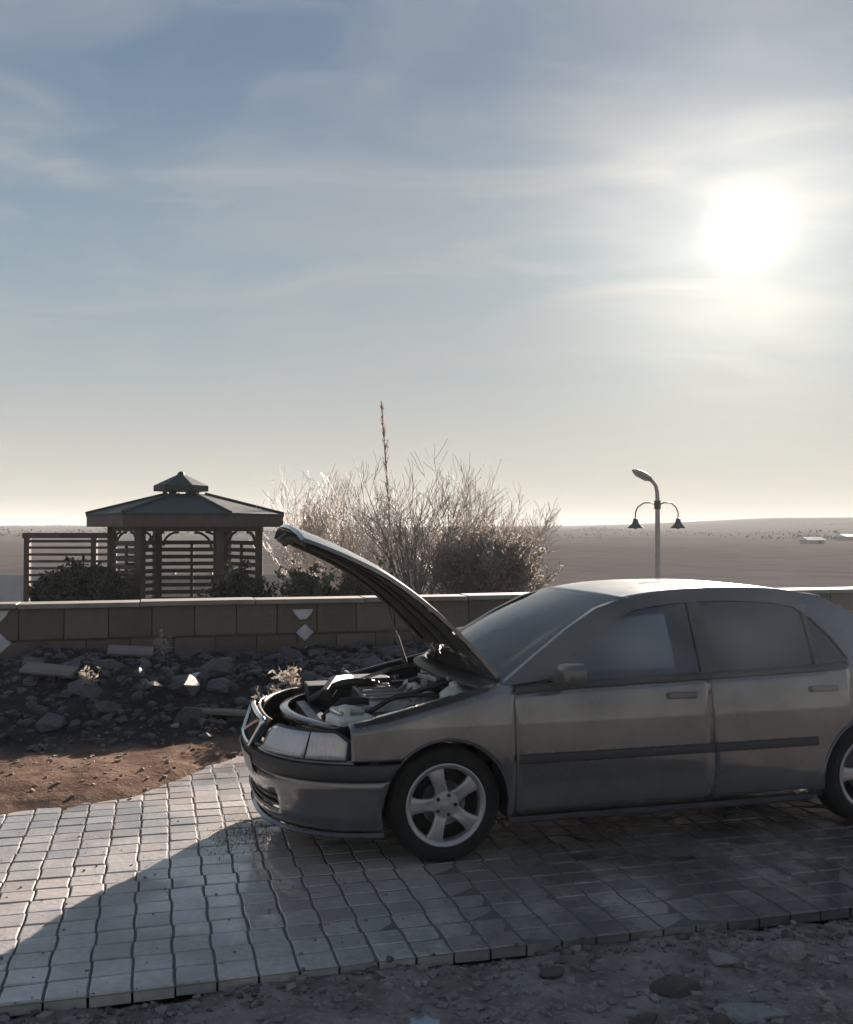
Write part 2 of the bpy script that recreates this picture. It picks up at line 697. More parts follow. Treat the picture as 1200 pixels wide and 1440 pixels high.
def build_road():
    pm = paver_material()
    # bedding sheet, seen only in the joints and far along the road
    mb = MB()
    g = []
    # joints are open at the left, filled with dried mud towards the right
    aa = [-60, -5] + list(np.linspace(-2, 4, 25)) + [8, 60]
    for b in np.linspace(ROAD0, ROAD1 + 0.2, 9):
        g.append([ab(a, b, -0.011 + 0.008 * sst(-0.6, 1.4, a + .25 * (b - ROAD0))) for a in aa])
    mb.grid(g)
    bed = mb.build('road', pmat('joint_sand', (0.12, 0.112, 0.108), (0.08, 0.075, 0.072), 20, 0.7, bump=.4), recalc=True, out_from=(0, 0, -9))
    tag(bed, 'paved road of grey concrete blocks', kind='structure')
    PA, PB = 0.160, 0.152
    rng = random.Random(11)
    cells = []
    a0 = -4.9
    nb = int((ROAD1 - ROAD0) / PB)
    rowoff = [rng.choice((-1, 1)) * rng.uniform(.0, .007) for _ in range(nb)]
    for j in range(nb):
        for i in range(int(11.4 / PA)):
            a, b = a0 + i * PA + rowoff[j], ROAD0 + 0.003 + j * PB
            e = interp(a, EDGE)
            if b > e + 0.75: continue
            c = ab(a + PA / 2, b + PB / 2)
            px = 600 + F * c.x / c.y
            vis = -60 < px < 1260
            hid = b > 5.05 and px > 520 and a > -0.4        # under or behind the car
            cells.append((not vis, hid, c.y, i, j, a, b))
    cells.sort()
    def shape(i, j, rng, tone):
        a, b = 0, 0
        g = 0.0032
        wig = 0.002
        # interlocking outline: the long edges bulge the same way on every block
        A0, A1, B0, B1 = -PA / 2 + g * 1.5, PA / 2 - g * 1.5, -PB / 2 + g, PB / 2 - g
        sgn = 1 if j % 2 else -1
        pl = [(A0, B0), (A1, B0), (A1 + sgn * wig, B0 * .35), (A1 + sgn * wig, B1 * .35), (A1, B1), (A0, B1), (A0 + sgn * wig, B1 * .35), (A0 + sgn * wig, B0 * .35)]
        rings = []
        tz, tx, ty = rng.uniform(-.0025, .002), rng.uniform(-.02, .02), rng.uniform(-.02, .02)
        for (k, z) in ((1.0, -0.05), (1.0, -0.006), (0.972, -0.0015), (0.92, 0.0)):
            rings.append([(x * k, y * k, z + tz + x * tx + y * ty) for x, y in pl])
        vs = [p for r_ in rings for p in r_]
        n = 8
        fs = []
        for r_ in range(3):
            for k in range(n):
                k2 = (k + 1) % n
                fs.append((r_ * n + k, r_ * n + k2, (r_ + 1) * n + k2, (r_ + 1) * n + k))
        fs.append(tuple(3 * n + k for k in range(n)))
        return vs, fs
    protos = []
    for q in range(14):
        vs, fs = shape(0, q % 2, rng, 0)
        me = bpy.data.meshes.new('paver')
        me.from_pydata(vs, [], fs)
        t = me.attributes.new('tone', 'FLOAT', 'POINT')
        t.data.foreach_set('value', [rng.random() ** 1.5] * len(vs))
        me.materials.append(pm)
        protos.append(me)
    rest_v, rest_f, rest_t = [], [], []
    for k, (nv, hid, dd, i, j, a, b) in enumerate(cells):
        c = ab(a + PA / 2, b + PB / 2, 0)
        if k < 300:
            me = protos[(rng.randrange(7)) * 2 + j % 2]
            o = bpy.data.objects.new('paver', me)
            col.objects.link(o)
            o.parent = bed
            o.location = c
            o.rotation_euler = (0, 0, TH + rng.uniform(-.015, .015))
        else:
            vs, fs = shape(i, j, rng, 0)
            n0 = len(rest_v)
            for x, y, z in vs:
                q = c + U * x + V * y
                rest_v.append((q.x, q.y, z))
            rest_f += [tuple(t + n0 for t in f) for f in fs]
            rest_t += [rng.random() ** 1.5] * len(vs)
    me = bpy.data.meshes.new('paving')
    me.from_pydata(rest_v, [], rest_f)
    t = me.attributes.new('tone', 'FLOAT', 'POINT')
    t.data.foreach_set('value', rest_t)
    me.materials.append(pm)
    o = bpy.data.objects.new('paving', me)
    col.objects.link(o)
    o.parent = bed
    o['kind'] = 'stuff'


build_road()

# ------------------------------------------------------------------ boundary wall
def build_wall():
    w = empty('boundary_wall', ab(1, WALL_B, 0), TH)
    tag(w, 'long low wall of brown stone blocks with a thin pale coping behind the car', 'wall')
    sm = vary(pmat('wall_stone', (0.15, 0.12, 0.098), (0.115, 0.092, 0.076), 3.2, 0.9, bump=.9, bscale=18, spec=.2), .13)
    cm = pmat('coping_stone', (0.24, 0.22, 0.20), (0.17, 0.155, 0.14), 4, 0.7, bump=.2)
    mm = pmat('wall_mortar', (0.14, 0.112, 0.092), None, 8, 0.95)
    tile = pmat('white_wall_tile', (0.50, 0.51, 0.54), (0.32, 0.33, 0.35), 9, 0.35)
    L0, L1 = -12.0, 18.0
    MB().box(((L0 + L1) / 2, 0.16, WALL_H / 2 - .3), (L1 - L0, 0.26, WALL_H + .52)).build('core', mm, w)
    bw = 0.437
    for r_, (z0, z1) in enumerate(((-0.15, 0.22), (0.235, 0.605), (0.62, 0.965))):
        x = L0 + (bw / 2 if r_ == 1 else 0)
        meshes = []
        for q in range(4):
            m = MB()
            h = z1 - z0
            j = [random.uniform(-.014, .010) for _ in range(4)]
            A = [(-bw / 2 + .001, 0.03, 0), (bw / 2 - .001, 0.03, 0), (bw / 2 - .001, 0.03, h), (-bw / 2 + .001, 0.03, h)]
            B = [(-bw / 2 + .006, -.008 + j[0], .006), (bw / 2 - .006, -.008 + j[1], .006), (bw / 2 - .006, -.008 + j[2], h - .006), (-bw / 2 + .006, -.008 + j[3], h - .006)]
            m.prism(A, B)
            o = m.build('stone_block', sm, w)
            meshes.append(o)
        k = 0
        while x < L1:
            if k < 4: o = meshes[k]
            else:
                o = meshes[random.randrange(4)].copy()
                col.objects.link(o)
                o.parent = w
            o.location = (x + bw / 2, 0, z0)
            x += bw
            k += 1
    # coping slabs
    x = L0
    proto = None
    while x < L1:
        if proto is None:
            proto = MB().box((0, 0.13, 0), (1.19, 0.36, 0.05)).build('coping_slab', cm, w, bevel=.006)
            o = proto
        else:
            o = proto.copy()
            col.objects.link(o)
            o.parent = w
        o.location = (x + .6, 0, WALL_H - 0.025 + random.uniform(-.008, .006))
        o.rotation_euler = (random.uniform(-.01, .01), random.uniform(-.004, .004), random.uniform(-.008, .008))
        x += 1.2
    # white diamond tiles let into the face: (px, py, half width px, half height px)
    wb = w.matrix_basis.inverted() if False else None
    def loc_of(px, py):
        # ray through the pixel meets the wall face
        Y = WALL_B / (math.cos(TH) - math.sin(TH) * (px - 600) / F)
        p = at(px, py, Y)
        return p.dot(U) - 1.0, p.z, Y
    for (px, py, hw, hh, cut) in ((429, 889, 13, 12, 0), (431, 916, 9, 8, 0), (426, 863, 15, 13, 1),
                                 (-2, 905, 19, 18, 0), (-4, 866, 17, 15, 1)):
        lx, lz, Y = loc_of(px, py)
        k = Y / F
        w_, h_ = hw * k, hh * k
        if cut: pts = [(-w_, h_ * .5), (-w_ * .8, 0), (-.3 * w_, -h_ * .6), (.3 * w_, -h_ * .6), (w_ * .8, 0), (w_, h_ * .5)]
        else: pts = [(-w_, 0), (0, -h_), (w_, 0), (0, h_)]
        MB().prism([(lx + x, 0.0, lz + z) for x, z in pts], [(lx + x * .93, -.022, lz + z * .93) for x, z in pts]).build('diamond_tile', tile, w)


build_wall()

# ------------------------------------------------------------------ gazebo and slatted screen
WOOD = pmat('dark_timber', (0.075, 0.055, 0.05), (0.05, 0.038, 0.035), 12, 0.6, bump=.3, stretch=(1, 1, .2))
ROOFM = pmat('dark_green_roofing', (0.035, 0.047, 0.052), (0.025, 0.034, 0.037), 6, 0.6, bump=.25, spec=.3)


def build_gazebo():
    Y = 23.0
    c = at(262, 745, Y)
    root = empty('gazebo', (c.x, c.y, BACK_Z), R(8))
    tag(root, 'six sided dark timber gazebo with slatted sides and a small lantern roof', 'gazebo')
    k = Y / F

    def zpx(py): return CAM_H - (py - 745) * k - BACK_Z
    er, pr = 2.24, 1.66
    z_e, z_f, z_a = zpx(741), zpx(723), zpx(695)
    hx = lambda r_, i, z: (r_ * math.cos(PI / 3 * i), r_ * math.sin(PI / 3 * i), z)
    # floor
    MB().prism([hx(1.95, i, -.1) for i in range(6)], [hx(1.95, i, .12) for i in range(6)]).build('floor', pmat('gazebo_floor', (.25, .23, .21), None, 5, .8), root)
    tr = 0.42
    for i in range(6):
        # roof panel with thickness, its hip batten and eave board
        a, b = hx(er, i, z_f), hx(er, i + 1, z_f)
        d, e = hx(tr, i, z_a), hx(tr, i + 1, z_a)
        dn = lambda p, t: (p[0], p[1], p[2] - t)
        MB().prism([dn(p, .06) for p in (a, b, e, d)], [a, b, e, d]).build('roof_panel', ROOFM, root)
        MB().tube([(a[0], a[1], a[2] + .015), (d[0], d[1], d[2] + .015)], .035, 6).build('hip_batten', ROOFM, root)
        a2, b2 = hx(er - .02, i, 0), hx(er - .02, i + 1, 0)
        a3, b3 = hx(er - .08, i, 0), hx(er - .08, i + 1, 0)
        z0, z1 = z_e, z_f - .01
        MB().prism([(a2[0], a2[1], z0), (b2[0], b2[1], z0), (b2[0], b2[1], z1), (a2[0], a2[1], z1)],
                   [(a3[0], a3[1], z0), (b3[0], b3[1], z0), (b3[0], b3[1], z1), (a3[0], a3[1], z1)]).build('eave_board', WOOD, root)
        # rafter
        MB().tube([hx(er - .1, i, z_f - .12), hx(tr, i, z_a - .1)], .05, 4).build('rafter', WOOD, root)
        # post
        p = hx(pr, i, 0)
        MB().box((p[0], p[1], z_e / 2 + .1), (.17, .17, z_e + .1), rz=PI / 3 * i).build('post', WOOD, root)
        # ring beam
        q0, q1 = Vector(hx(pr, i, z_e - .02)), Vector(hx(pr, i + 1, z_e - .02))
        m = (q0 + q1) / 2
        ang = math.atan2(q1.y - q0.y, q1.x - q0.x)
        MB().box(m, ((q1 - q0).length - .17, .09, .16), rz=ang).build('ring_beam', WOOD, root)
        # curved brackets under the beam
        for s in (0.09, 0.91):
            sg = 1 if s < .5 else -1
            base = q0.lerp(q1, s)
            u = (q1 - q0).normalized() * sg
            pts = [base + u * (.36 * (1 - math.cos(t))) + Vector((0, 0, -.10 - .34 * (1 - math.sin(t)))) for t in np.linspace(0, PI / 2, 6)]
            MB().tube(pts, .03, 5).build('bracket', WOOD, root)
        # slatted sides: the two front sides on the right stay open
        if i in (4, 5): continue
        n_sl = 11
        for sidx in range(n_sl):
            z = .32 + sidx * .172
            if z > z_e - .35: break
            MB().box((m.x, m.y, z), ((q1 - q0).length - .2, .035, .098), rz=ang).build('slat', WOOD, root)
        MB().box((m.x * .985, m.y * .985, z_e / 2 - .03), (.07, .05, z_e - .66), rz=ang).build('stile', WOOD, root)
    # lantern
    zl0, zl1, zl2 = zpx(698), zpx(691), zpx(668)
    for i in range(6):
        p = hx(tr - .05, i, 0)
        lx = -.12
        MB().box((p[0] + lx, p[1], (zl0 + zl1) / 2 + .03), (.08, .08, zl1 - zl0 + .12), rz=PI / 3 * i).build('lantern_post', WOOD, root)
        a, b, t = hx(.62, i, zl1), hx(.62, i + 1, zl1), (lx, 0, zl2)
        a, b = (a[0] + lx, a[1], a[2]), (b[0] + lx, b[1], b[2])
        MB().add([a, b, t, (a[0], a[1], a[2] + .13), (b[0], b[1], b[2] + .13), (lx, 0, zl2 + .05)],
                 [(0, 2, 1), (3, 4, 5), (0, 1, 4, 3), (1, 2, 5, 4), (2, 0, 3, 5)]).build('lantern_roof_panel', ROOFM, root)
    MB().lathe([(0, zl2 - .02), (.09, zl2), (.07, zl2 + .06), (0, zl2 + .09)], (-.12, 0, 0), n=10).build('finial', ROOFM, root)
    # bench round the inside
    mb = MB()
    for i in (0, 1, 2):
        q0, q1 = Vector(hx(1.35, i, .5)), Vector(hx(1.35, i + 1, .5))
        mb.box((q0 + q1) / 2, ((q1 - q0).length, .4, .06), rz=math.atan2(q1.y - q0.y, q1.x - q0.x))
    mb.build('bench', WOOD, root)


build_gazebo()


def build_screen():
    Y = 24.0
    k = Y / F
    p0, p1 = at(38, 745, Y), at(163, 745, Y)
    root = empty('slatted_screen', (p0.x, Y, BACK_Z), 0)
    tag(root, 'dark slatted timber privacy screen standing left of the gazebo', 'screen')
    Lx = p1.x - p0.x
    zpx = lambda py: CAM_H - (py - 745) * k - BACK_Z
    for px in (39, 133, 160):
        MB().box(((px - 38) * k, 0, zpx(750) / 2), (.13, .13, zpx(750))).build('post', WOOD, root)
    MB().box((Lx / 2, -.02, zpx(753)), (Lx + .15, .16, .13)).build('top_beam', WOOD, root)
    MB().box((Lx / 2, -.02, zpx(761)), (Lx, .05, .07)).build('slat', WOOD, root)
    py = 770
    while py < 842:
        MB().box((Lx / 2, -.085, zpx(py)), (Lx, .03, .062)).build('slat', WOOD, root)
        py += 9.6
    return root


build_screen()

# ------------------------------------------------------------------ bare shrubs
TWIG = pmat('grey_bark', (0.52, 0.47, 0.42), (0.38, 0.34, 0.31), 20, 0.55)
TWIGD = pmat('dark_bark', (0.25, 0.22, 0.205), (0.15, 0.13, 0.12), 20, 0.7)


def leaf_mat(name, c, tr):
    m = bpy.data.materials.new(name)
    m.use_nodes = True
    n, l = m.node_tree.nodes, m.node_tree.links
    p = n['Principled BSDF']
    oi = n.new('ShaderNodeNewGeometry')
    nz = n.new('ShaderNodeTexNoise')
    nz.inputs['Scale'].default_value = 4
    l.new(oi.outputs['Position'], nz.inputs['Vector'])
    mx = n.new('ShaderNodeMix')
    mx.data_type = 'RGBA'
    mx.inputs[6].default_value = (*c, 1)
    mx.inputs[7].default_value = (c[0] * .5, c[1] * .5, c[2] * .5, 1)
    l.new(nz.outputs['Fac'], mx.inputs[0])
    l.new(mx.outputs[2], p.inputs['Base Color'])
    p.inputs['Roughness'].default_value = .6
    t = n.new('ShaderNodeBsdfTranslucent')
    l.new(mx.outputs[2], t.inputs['Color'])
    ms = n.new('ShaderNodeMixShader')
    ms.inputs[0].default_value = tr
    l.new(p.outputs[0], ms.inputs[1])
    l.new(t.outputs[0], ms.inputs[2])
    l.new(ms.outputs[0], n['Material Output'].inputs['Surface'])
    return m


DRY_LEAF = leaf_mat('dry_leaf', (0.46, 0.41, 0.35), .6)
GREEN_LEAF = leaf_mat('dull_green_leaf', (0.075, 0.09, 0.045), .3)
DARK_LEAF = leaf_mat('dark_evergreen_leaf', (0.035, 0.042, 0.03), .2)


def grow(mb_s, mb_t, leaves, rng, p, d, length, r, depth, bend=.25, kids=(3, 5), leafp=.0, ls=.05):
    pts, rs = [p.copy()], [max(r, .0052)]
    n = 4 if depth > 0 else 3
    q = p.copy()
    dd = d.copy()
    for i in range(n):
        dd = (dd + Vector((rng.gauss(0, bend), rng.gauss(0, bend), rng.gauss(0.10, bend * .6))) * .5).normalized()
        q = q + dd * (length / n)
        pts.append(q.copy())
        rs.append(max(.0052, r * (1 - .75 * (i + 1) / n)))
    tgt = mb_s if depth >= 2 else mb_t
    tgt.tube(pts, rs, 5 if depth >= 2 else 3, cap=False)
    if depth == 0:
        for i in range(1, len(pts)):
            if rng.random() < leafp:
                leaves.append((pts[i] + Vector((rng.gauss(0, .02), rng.gauss(0, .02), rng.gauss(0, .02))), ls * rng.uniform(.6, 1.3)))
        return
    for kx in range(rng.randint(*kids)):
        t = rng.uniform(.25, 1.0)
        f = t * n
        i = min(int(f), n - 1)
        s = pts[i].lerp(pts[i + 1], f - i)
        ax = Vector((rng.gauss(0, 1), rng.gauss(0, 1), rng.gauss(.55, .5))).normalized()
        nd = (dd * 1.0 + ax * .75).normalized()
        grow(mb_s, mb_t, leaves, rng, s, nd, length * rng.uniform(.45, .72), r * .5 * (1 - .4 * t), depth - 1, bend, kids, leafp, ls)


def leaf_mesh(leaves, rng):
    mb = MB()
    for p, s in leaves:
        u = Vector((rng.gauss(0, 1), rng.gauss(0, 1), rng.gauss(0, 1))).normalized()
        v = u.orthogonal().normalized()
        w_ = u.cross(v) * .15 * s
        mb.add([p - u * s, p + v * s * .45 + w_, p + u * s, p - v * s * .45 + w_], [(0, 1, 2), (0, 2, 3)])
    return mb


def shrub(name, label, cat, base, height, spread, stems, seed, bark, leafm=None, leafp=0., ls=.05, depth=3, group=None, r=.03, up=1.0, kids=(3, 5), bend=.25, leafname='foliage'):
    rng = random.Random(seed)
    ms, mt, lv = MB(), MB(), []
    for i in range(stems):
        a = rng.uniform(0, 2 * PI)
        sp = rng.random() ** .6 * spread
        d = Vector((math.cos(a) * sp, math.sin(a) * sp * .7, up)).normalized()
        p = Vector((math.cos(a) * .12 * spread, math.sin(a) * .12 * spread, 0))
        grow(ms, mt, lv, rng, p, d, height * rng.uniform(.5, .72), r * rng.uniform(.6, 1.2), depth, bend, kids, leafp, ls)
    root = empty(name, base, rng.uniform(0, .2))
    tag(root, label, cat, group)
    ms.build('stem', bark, root, recalc=False, smooth=60)
    mt.build('twigs', bark, root, recalc=False, smooth=60)
    if leafm and lv:
        leaf_mesh(lv, rng).build(leafname, leafm, root, recalc=False)
    return root


def bp(px, Y): return (at(px, 745, Y).x, Y, BACK_Z - .02)


g = 'bare winter shrubs behind the wall'
shrub('bare_shrub', 'pale bare shrub nearest the gazebo, thin upright twigs', 'shrub', bp(447, 24), 3.2, .55, 17, 1, TWIG, DRY_LEAF, .10, .04, 3, g, .024)
shrub('bare_shrub', 'pale bare shrub rising behind the middle of the open bonnet', 'shrub', bp(505, 23), 3.3, .5, 18, 2, TWIG, DRY_LEAF, .12, .04, 3, g, .026)
shrub('bare_tree', 'tallest bare tree in the clump with several dark forking trunks', 'tree', bp(592, 22), 3.5, .6, 12, 3, TWIGD, DRY_LEAF, .06, .04, 3, g, .045)
shrub('bare_shrub', 'bare shrub with pale twigs between the dark forked tree and the lamp', 'shrub', bp(648, 23.5), 3.2, .55, 18, 4, TWIG, DRY_LEAF, .10, .04, 3, g, .026)
shrub('bare_shrub', 'sparse bare shrub at the right end of the clump', 'shrub', bp(698, 24.5), 2.8, .7, 13, 5, TWIG, DRY_LEAF, .10, .045, 3, g, .022)
shrub('dry_bush', 'dense brown rounded bush of dry twigs below the right side of the bare trees', 'bush', bp(672, 21.5), 2.0, .6, 44, 6, TWIGD, DRY_LEAF, .4, .05, 3, None, .016, kids=(4, 6))
shrub('dry_bush', 'dense brown bush of dry twigs nearest the windscreen', 'bush', bp(706, 21.2), 1.85, .45, 40, 16, TWIGD, DRY_LEAF, .4, .05, 3, None, .016, kids=(4, 6))
shrub('green_bush', 'dull green bush below the pale bare shrubs', 'bush', bp(500, 21.5), 1.35, .9, 22, 7, TWIGD, GREEN_LEAF, .95, .06, 3, None, .014)
shrub('dark_bush', 'dark evergreen bush in front of the slatted screen', 'bush', bp(140, 21), 1.22, .85, 36, 8, TWIGD, DARK_LEAF, .98, .085, 3, None, .016, kids=(4, 6))
shrub('dark_bush', 'dark rounded bush at the left end of the slatted screen', 'bush', bp(92, 21.5), 1.2, .65, 30, 18, TWIGD, DARK_LEAF, .98, .085, 3, None, .016, kids=(4, 6))
shrub('dark_bush', 'dark bush at the right front of the gazebo', 'bush', bp(336, 20.6), 1.15, .5, 22, 9, TWIGD, DARK_LEAF, .95, .075, 3, None, .016, kids=(4, 6))
shrub('green_bush', 'small dark green bush between the gazebo and the bonnet', 'bush', bp(432, 21), 1.25, .4, 16, 10, TWIGD, GREEN_LEAF, .9, .07, 3, None, .014)


def build_sapling():
    rng = random.Random(5)
    root = empty('poplar_sapling', bp(553, 25), 0)
    tag(root, 'tall thin sapling with a single leader above all the bare shrubs', 'tree')
    k = 25 / F
    H = CAM_H - (562 - 745) * k - BACK_Z
    lean = (545 - 562) * k
    pts = [Vector((lean * (t ** 1.5), .1 * math.sin(3 * t), H * t)) for t in np.linspace(0, 1, 14)]
    MB().tube(pts, [.035 * (1 - .8 * t) + .004 for t in np.linspace(0, 1, 14)], 6).build('trunk', TWIGD, root, smooth=60)
    mt, lv = MB(), []
    for i in range(46):
        t = rng.uniform(.45, .97)
        f = t * 13
        i0 = int(f)
        p = pts[i0].lerp(pts[min(i0 + 1, 13)], f - i0)
        a = rng.uniform(0, 2 * PI)
        ln = .62 * (1.05 - t) + .09
        q = p + Vector((math.cos(a) * ln * .32, math.sin(a) * ln * .32, ln))
        mt.tube([p, p.lerp(q, .5) + Vector((0, 0, -.03)), q], [.009, .007, .003], 3, cap=False)
        for s in range(4):
            lv.append((p.lerp(q, rng.random()), .05 * rng.uniform(.6, 1.3)))
    mt.build('twigs', TWIGD, root, recalc=False)
    leaf_mesh(lv, rng).build('foliage', DRY_LEAF, root, recalc=False)


build_sapling()

# ------------------------------------------------------------------ pale fence far behind the wall
def build_fence():
    Y = 27.5
    k = Y / F
    x0 = at(-120, 745, Y).x
    root = empty('panel_fence', (x0, Y, BACK_Z), R(1.0))
    tag(root, 'pale grey concrete panel fence running behind the gazebo and shrubs', 'fence')
    pm = vary(pmat('fence_concrete', (0.55, 0.52, 0.51), (0.46, 0.44, 0.43), 3, .85, bump=.2), .12)
    zt = CAM_H - (806 - 745) * k - BACK_Z
    post = panel = rail = None
    L = (790 + 120) * k
    n = int(L / 1.02)
    for i in range(n + 1):
        x = i * 1.02
        if i == 0:
            post = MB().box((0, 0, zt / 2 + .03), (.10, .10, zt + .06)).build('post', pm, root)
            panel = MB().box((.51, 0, zt * .5), (.92, .05, zt - .06)).build('panel', pm, root, bevel=.008)
            continue
        for src in (post, panel):
            if src is panel and i == n: continue
            o = src.copy()
            col.objects.link(o)
            o.parent = root
            o.location = (x, 0, 0)
    return root


build_fence()

# ------------------------------------------------------------------ lamp post
def build_lamp():
    Y = 23.0
    k = Y / F
    b = at(925, 745, Y)
    root = empty('lamp_post', (b.x, Y, BACK_Z), 0)
    tag(root, 'grey lamp post with two hanging bell lamps and a tilted flat lamp head on top', 'lamp post')
    met = pmat('weathered_lamp_metal', (0.42, 0.39, 0.36), (0.32, 0.295, 0.275), 9, .5, metal=.3)
    dk = pmat('dark_lamp_metal', (0.12, 0.11, 0.10), (0.08, 0.075, 0.07), 9, .5)
    gl = pmat('lamp_glass', (0.55, 0.55, 0.5), None, 9, .25)
    P = lambda px, py, dy=0.0: Vector(((px - 925) * k, dy, CAM_H - (py - 745) * k - BACK_Z))
    MB().lathe([(.0, 0), (.14, 0), (.14, .05), (.09, .10), (.075, .5), (.06, .56), (.058, P(0, 740).z), (.05, P(0, 700).z)], n=14).build('pole', met, root, smooth=40)
    MB().tube([P(925, 702), P(924.5, 692), P(923, 684), P(919, 678), P(914, 674)], [.05, .046, .043, .04, .038], 10).build('neck', met, root, smooth=50)
    # flat leaf shaped head, tilted up to the left
    c = P(904, 668)
    ax = (P(889, 661) - P(918, 676)).normalized()
    side = Vector((0, 1, 0))
    up = side.cross(ax)
    if up.z < 0: up = -up
    mb = MB()
    rings = []
    L = (P(889, 661) - P(918, 676)).length
    for t in np.linspace(-1, 1, 9):
        wdt = .17 * math.sqrt(max(0, 1 - t * t)) ** .8 + .012
        hgt = .075 * (1 - t * t) ** .6 + .012
        p = c + ax * (t * L / 2)
        rings.append([p + side * (wdt * math.cos(a)) + up * (hgt * math.sin(a)) for a in np.linspace(0, 2 * PI, 13)])
    mb.grid(rings)
    h = mb.build('lamp_head', met, root, smooth=50)
    MB().box(c - up * .07, (L * .55, .2, .02), ry=-math.atan2(ax.z, ax.x) + PI).build('light_panel', gl, h)
    MB().tube([P(925, 716), P(925, 704)], [.075, .075], 12).build('collar', dk, root)
    for s in (-1, 1):
        e = P(925 + s * 29 - 2 * (s < 0), 728)
        st = P(925, 711)
        pts = [st, st + Vector((s * .16, 0, .07)), st + Vector((s * .32, 0, .06)), Vector((e.x - s * .05, 0, st.z - .04)), Vector((e.x, 0, st.z - .16)), Vector((e.x, 0, e.z))]
        arm = MB().tube(pts, .016, 8).build('arm', dk, root, smooth=50)
        zt = e.z
        bell = MB().lathe([(.0, zt), (.05, zt - .02), (.06, zt - .08), (.085, zt - .14), (.15, zt - .20), (.185, zt - .235), (.175, zt - .245), (.10, zt - .2), (0, zt - .16)], (e.x, 0, 0), n=18).build('bell_lamp', dk, root, smooth=50)
        MB().lathe([(0, zt - .27), (.05, zt - .25), (.06, zt - .21), (0, zt - .18)], (e.x, 0, 0), n=12).build('bulb', gl, bell, smooth=60)


build_lamp()

# distant hedges and copses on the plain, too far to count their trees
def far_woods():
    rng = random.Random(33)
    mb = MB()
    def clump(x, y, w_, h, n):
        for k in range(n):
            u, t = rng.gauss(0, .4), rng.random()
            q = Vector((x + u * w_, y + rng.gauss(0, .3) * w_ * .5, 0))
            q.z = terrain(q.dot(U), q.dot(V)) + h * t * (1 - min(.8, abs(u)))
            r_ = h * rng.uniform(.10, .22)
            d1 = Vector((rng.gauss(0, 1), rng.gauss(0, 1), rng.gauss(0, 1))).normalized()
            d2 = d1.orthogonal().normalized()
            mb.add([q - d1 * r_, q + d2 * r_ * .8, q + d1 * r_, q - d2 * r_ * .8], [(0, 1, 2), (0, 2, 3)])
    for i in range(46):
        Y = rng.choice((260, 340, 460, 620, 760)) * rng.uniform(.92, 1.08)
        px = rng.uniform(-60, 1300)
        clump((px - 600) / F * Y, Y, rng.uniform(14, 50), rng.uniform(1.2, 3.0), 130)
    o = mb.build('far_wood', pmat('far_foliage', (.12, .115, .095), (.09, .085, .07), .1, .9), recalc=False)
    tag(o, 'far hedges and copses scattered over the hazy plain', kind='stuff')


far_woods()

# far sheds on the plain
def build_shed(name, label, px, py, Y, w_, d_, h_, c):
    p = at(px, py, Y)
    zg = terrain(p.dot(U), p.dot(V))
    root = empty(name, (p.x, Y, zg), R(12))
    tag(root, label, 'shed')
    wl_ = pmat('shed_wall', c, None, 2, .8)
    rf = pmat('shed_roof', (.6, .62, .66), (.5, .52, .55), 2, .4)
    dr = pmat('shed_door', (.1, .11, .13), None, 2, .7)
    MB().box((0, 0, h_ / 2 - .2), (w_, d_, h_ + .4)).build('wall', wl_, root)
    A = [(-w_ / 2 - .3, -d_ / 2 - .4, h_ + .002), (-w_ / 2 - .3, d_ / 2 + .4, h_ + .002), (-w_ / 2 - .3, 0, h_ + .6)]
    MB().prism(A, [(-x, y, z) for x, y, z in A]).build('roof', rf, root)
    MB().box((w_ * .2, -d_ / 2 - .04, h_ * .4), (w_ * .2, .08, h_ * .8)).build('door', dr, root)


build_shed('farm_shed', 'small pale shed far out on the plain above the car boot', 1142, 803, 190, 3.4, 3, .7, (.34, .36, .36))
build_shed('farm_shed', 'low pale shed at the right edge far out on the plain', 1196, 792, 230, 5, 4, .9, (.28, .28, .29))

# ------------------------------------------------------------------ the car
# local axes: s = metres behind the nose, y = across (negative = the side seen), z = up
OFF = 2.2
PAINT = pmat('dusty_silver_grey_paint', (0.135, 0.135, 0.14), (0.085, 0.083, 0.085), 2.6, .16, .50, coat=1.0, rough2=.30)
BLACKP = pmat('black_plastic', (0.022, 0.022, 0.024), (0.03, 0.03, 0.03), 14, .5, bump=.15, bscale=300)
RUBBER = pmat('tyre_rubber', (0.012, 0.012, 0.013), (0.020, 0.019, 0.018), 9, .85, bump=.15, spec=.25)
ALLOY = pmat('brushed_alloy', (0.36, 0.35, 0.36), (0.28, 0.27, 0.28), 9, .4, .6)
STEEL = pmat('dull_steel', (0.30, 0.30, 0.30), (0.18, 0.17, 0.16), 14, .45, .7)
CHROME = pmat('chrome', (0.72, 0.73, 0.74), (0.6, 0.6, 0.6), 9, .16, 1.0)
DARKM = pmat('dark_underbody', (0.015, 0.015, 0.016), (0.022, 0.02, 0.018), 9, .8)
TRIM = pmat('cabin_trim', (0.05, 0.05, 0.055), (0.035, 0.035, 0.04), 9, .75)
CLOTH = pmat('seat_cloth', (0.07, 0.07, 0.078), (0.05, 0.05, 0.055), 30, .9, bump=.2)
LINER = pmat('bonnet_liner', (0.050, 0.052, 0.047), (0.032, 0.034, 0.032), 7, .8, bump=.4, bscale=18)
ENG_ALU = pmat('cast_aluminium', (0.45, 0.45, 0.45), (0.28, 0.28, 0.28), 14, .42, .7, bump=.2)
WHITEPL = pmat('white_plastic', (0.62, 0.64, 0.62), (0.5, 0.5, 0.46), 8, .35)
REFL = pmat('lamp_reflector', (0.72, 0.73, 0.76), (0.62, 0.63, 0.66), 6, .25, .35, coat=.6)
AMBER = pmat('clear_indicator_lens', (0.70, 0.66, 0.66), (0.62, 0.58, 0.57), 6, .22, .2, coat=.6)
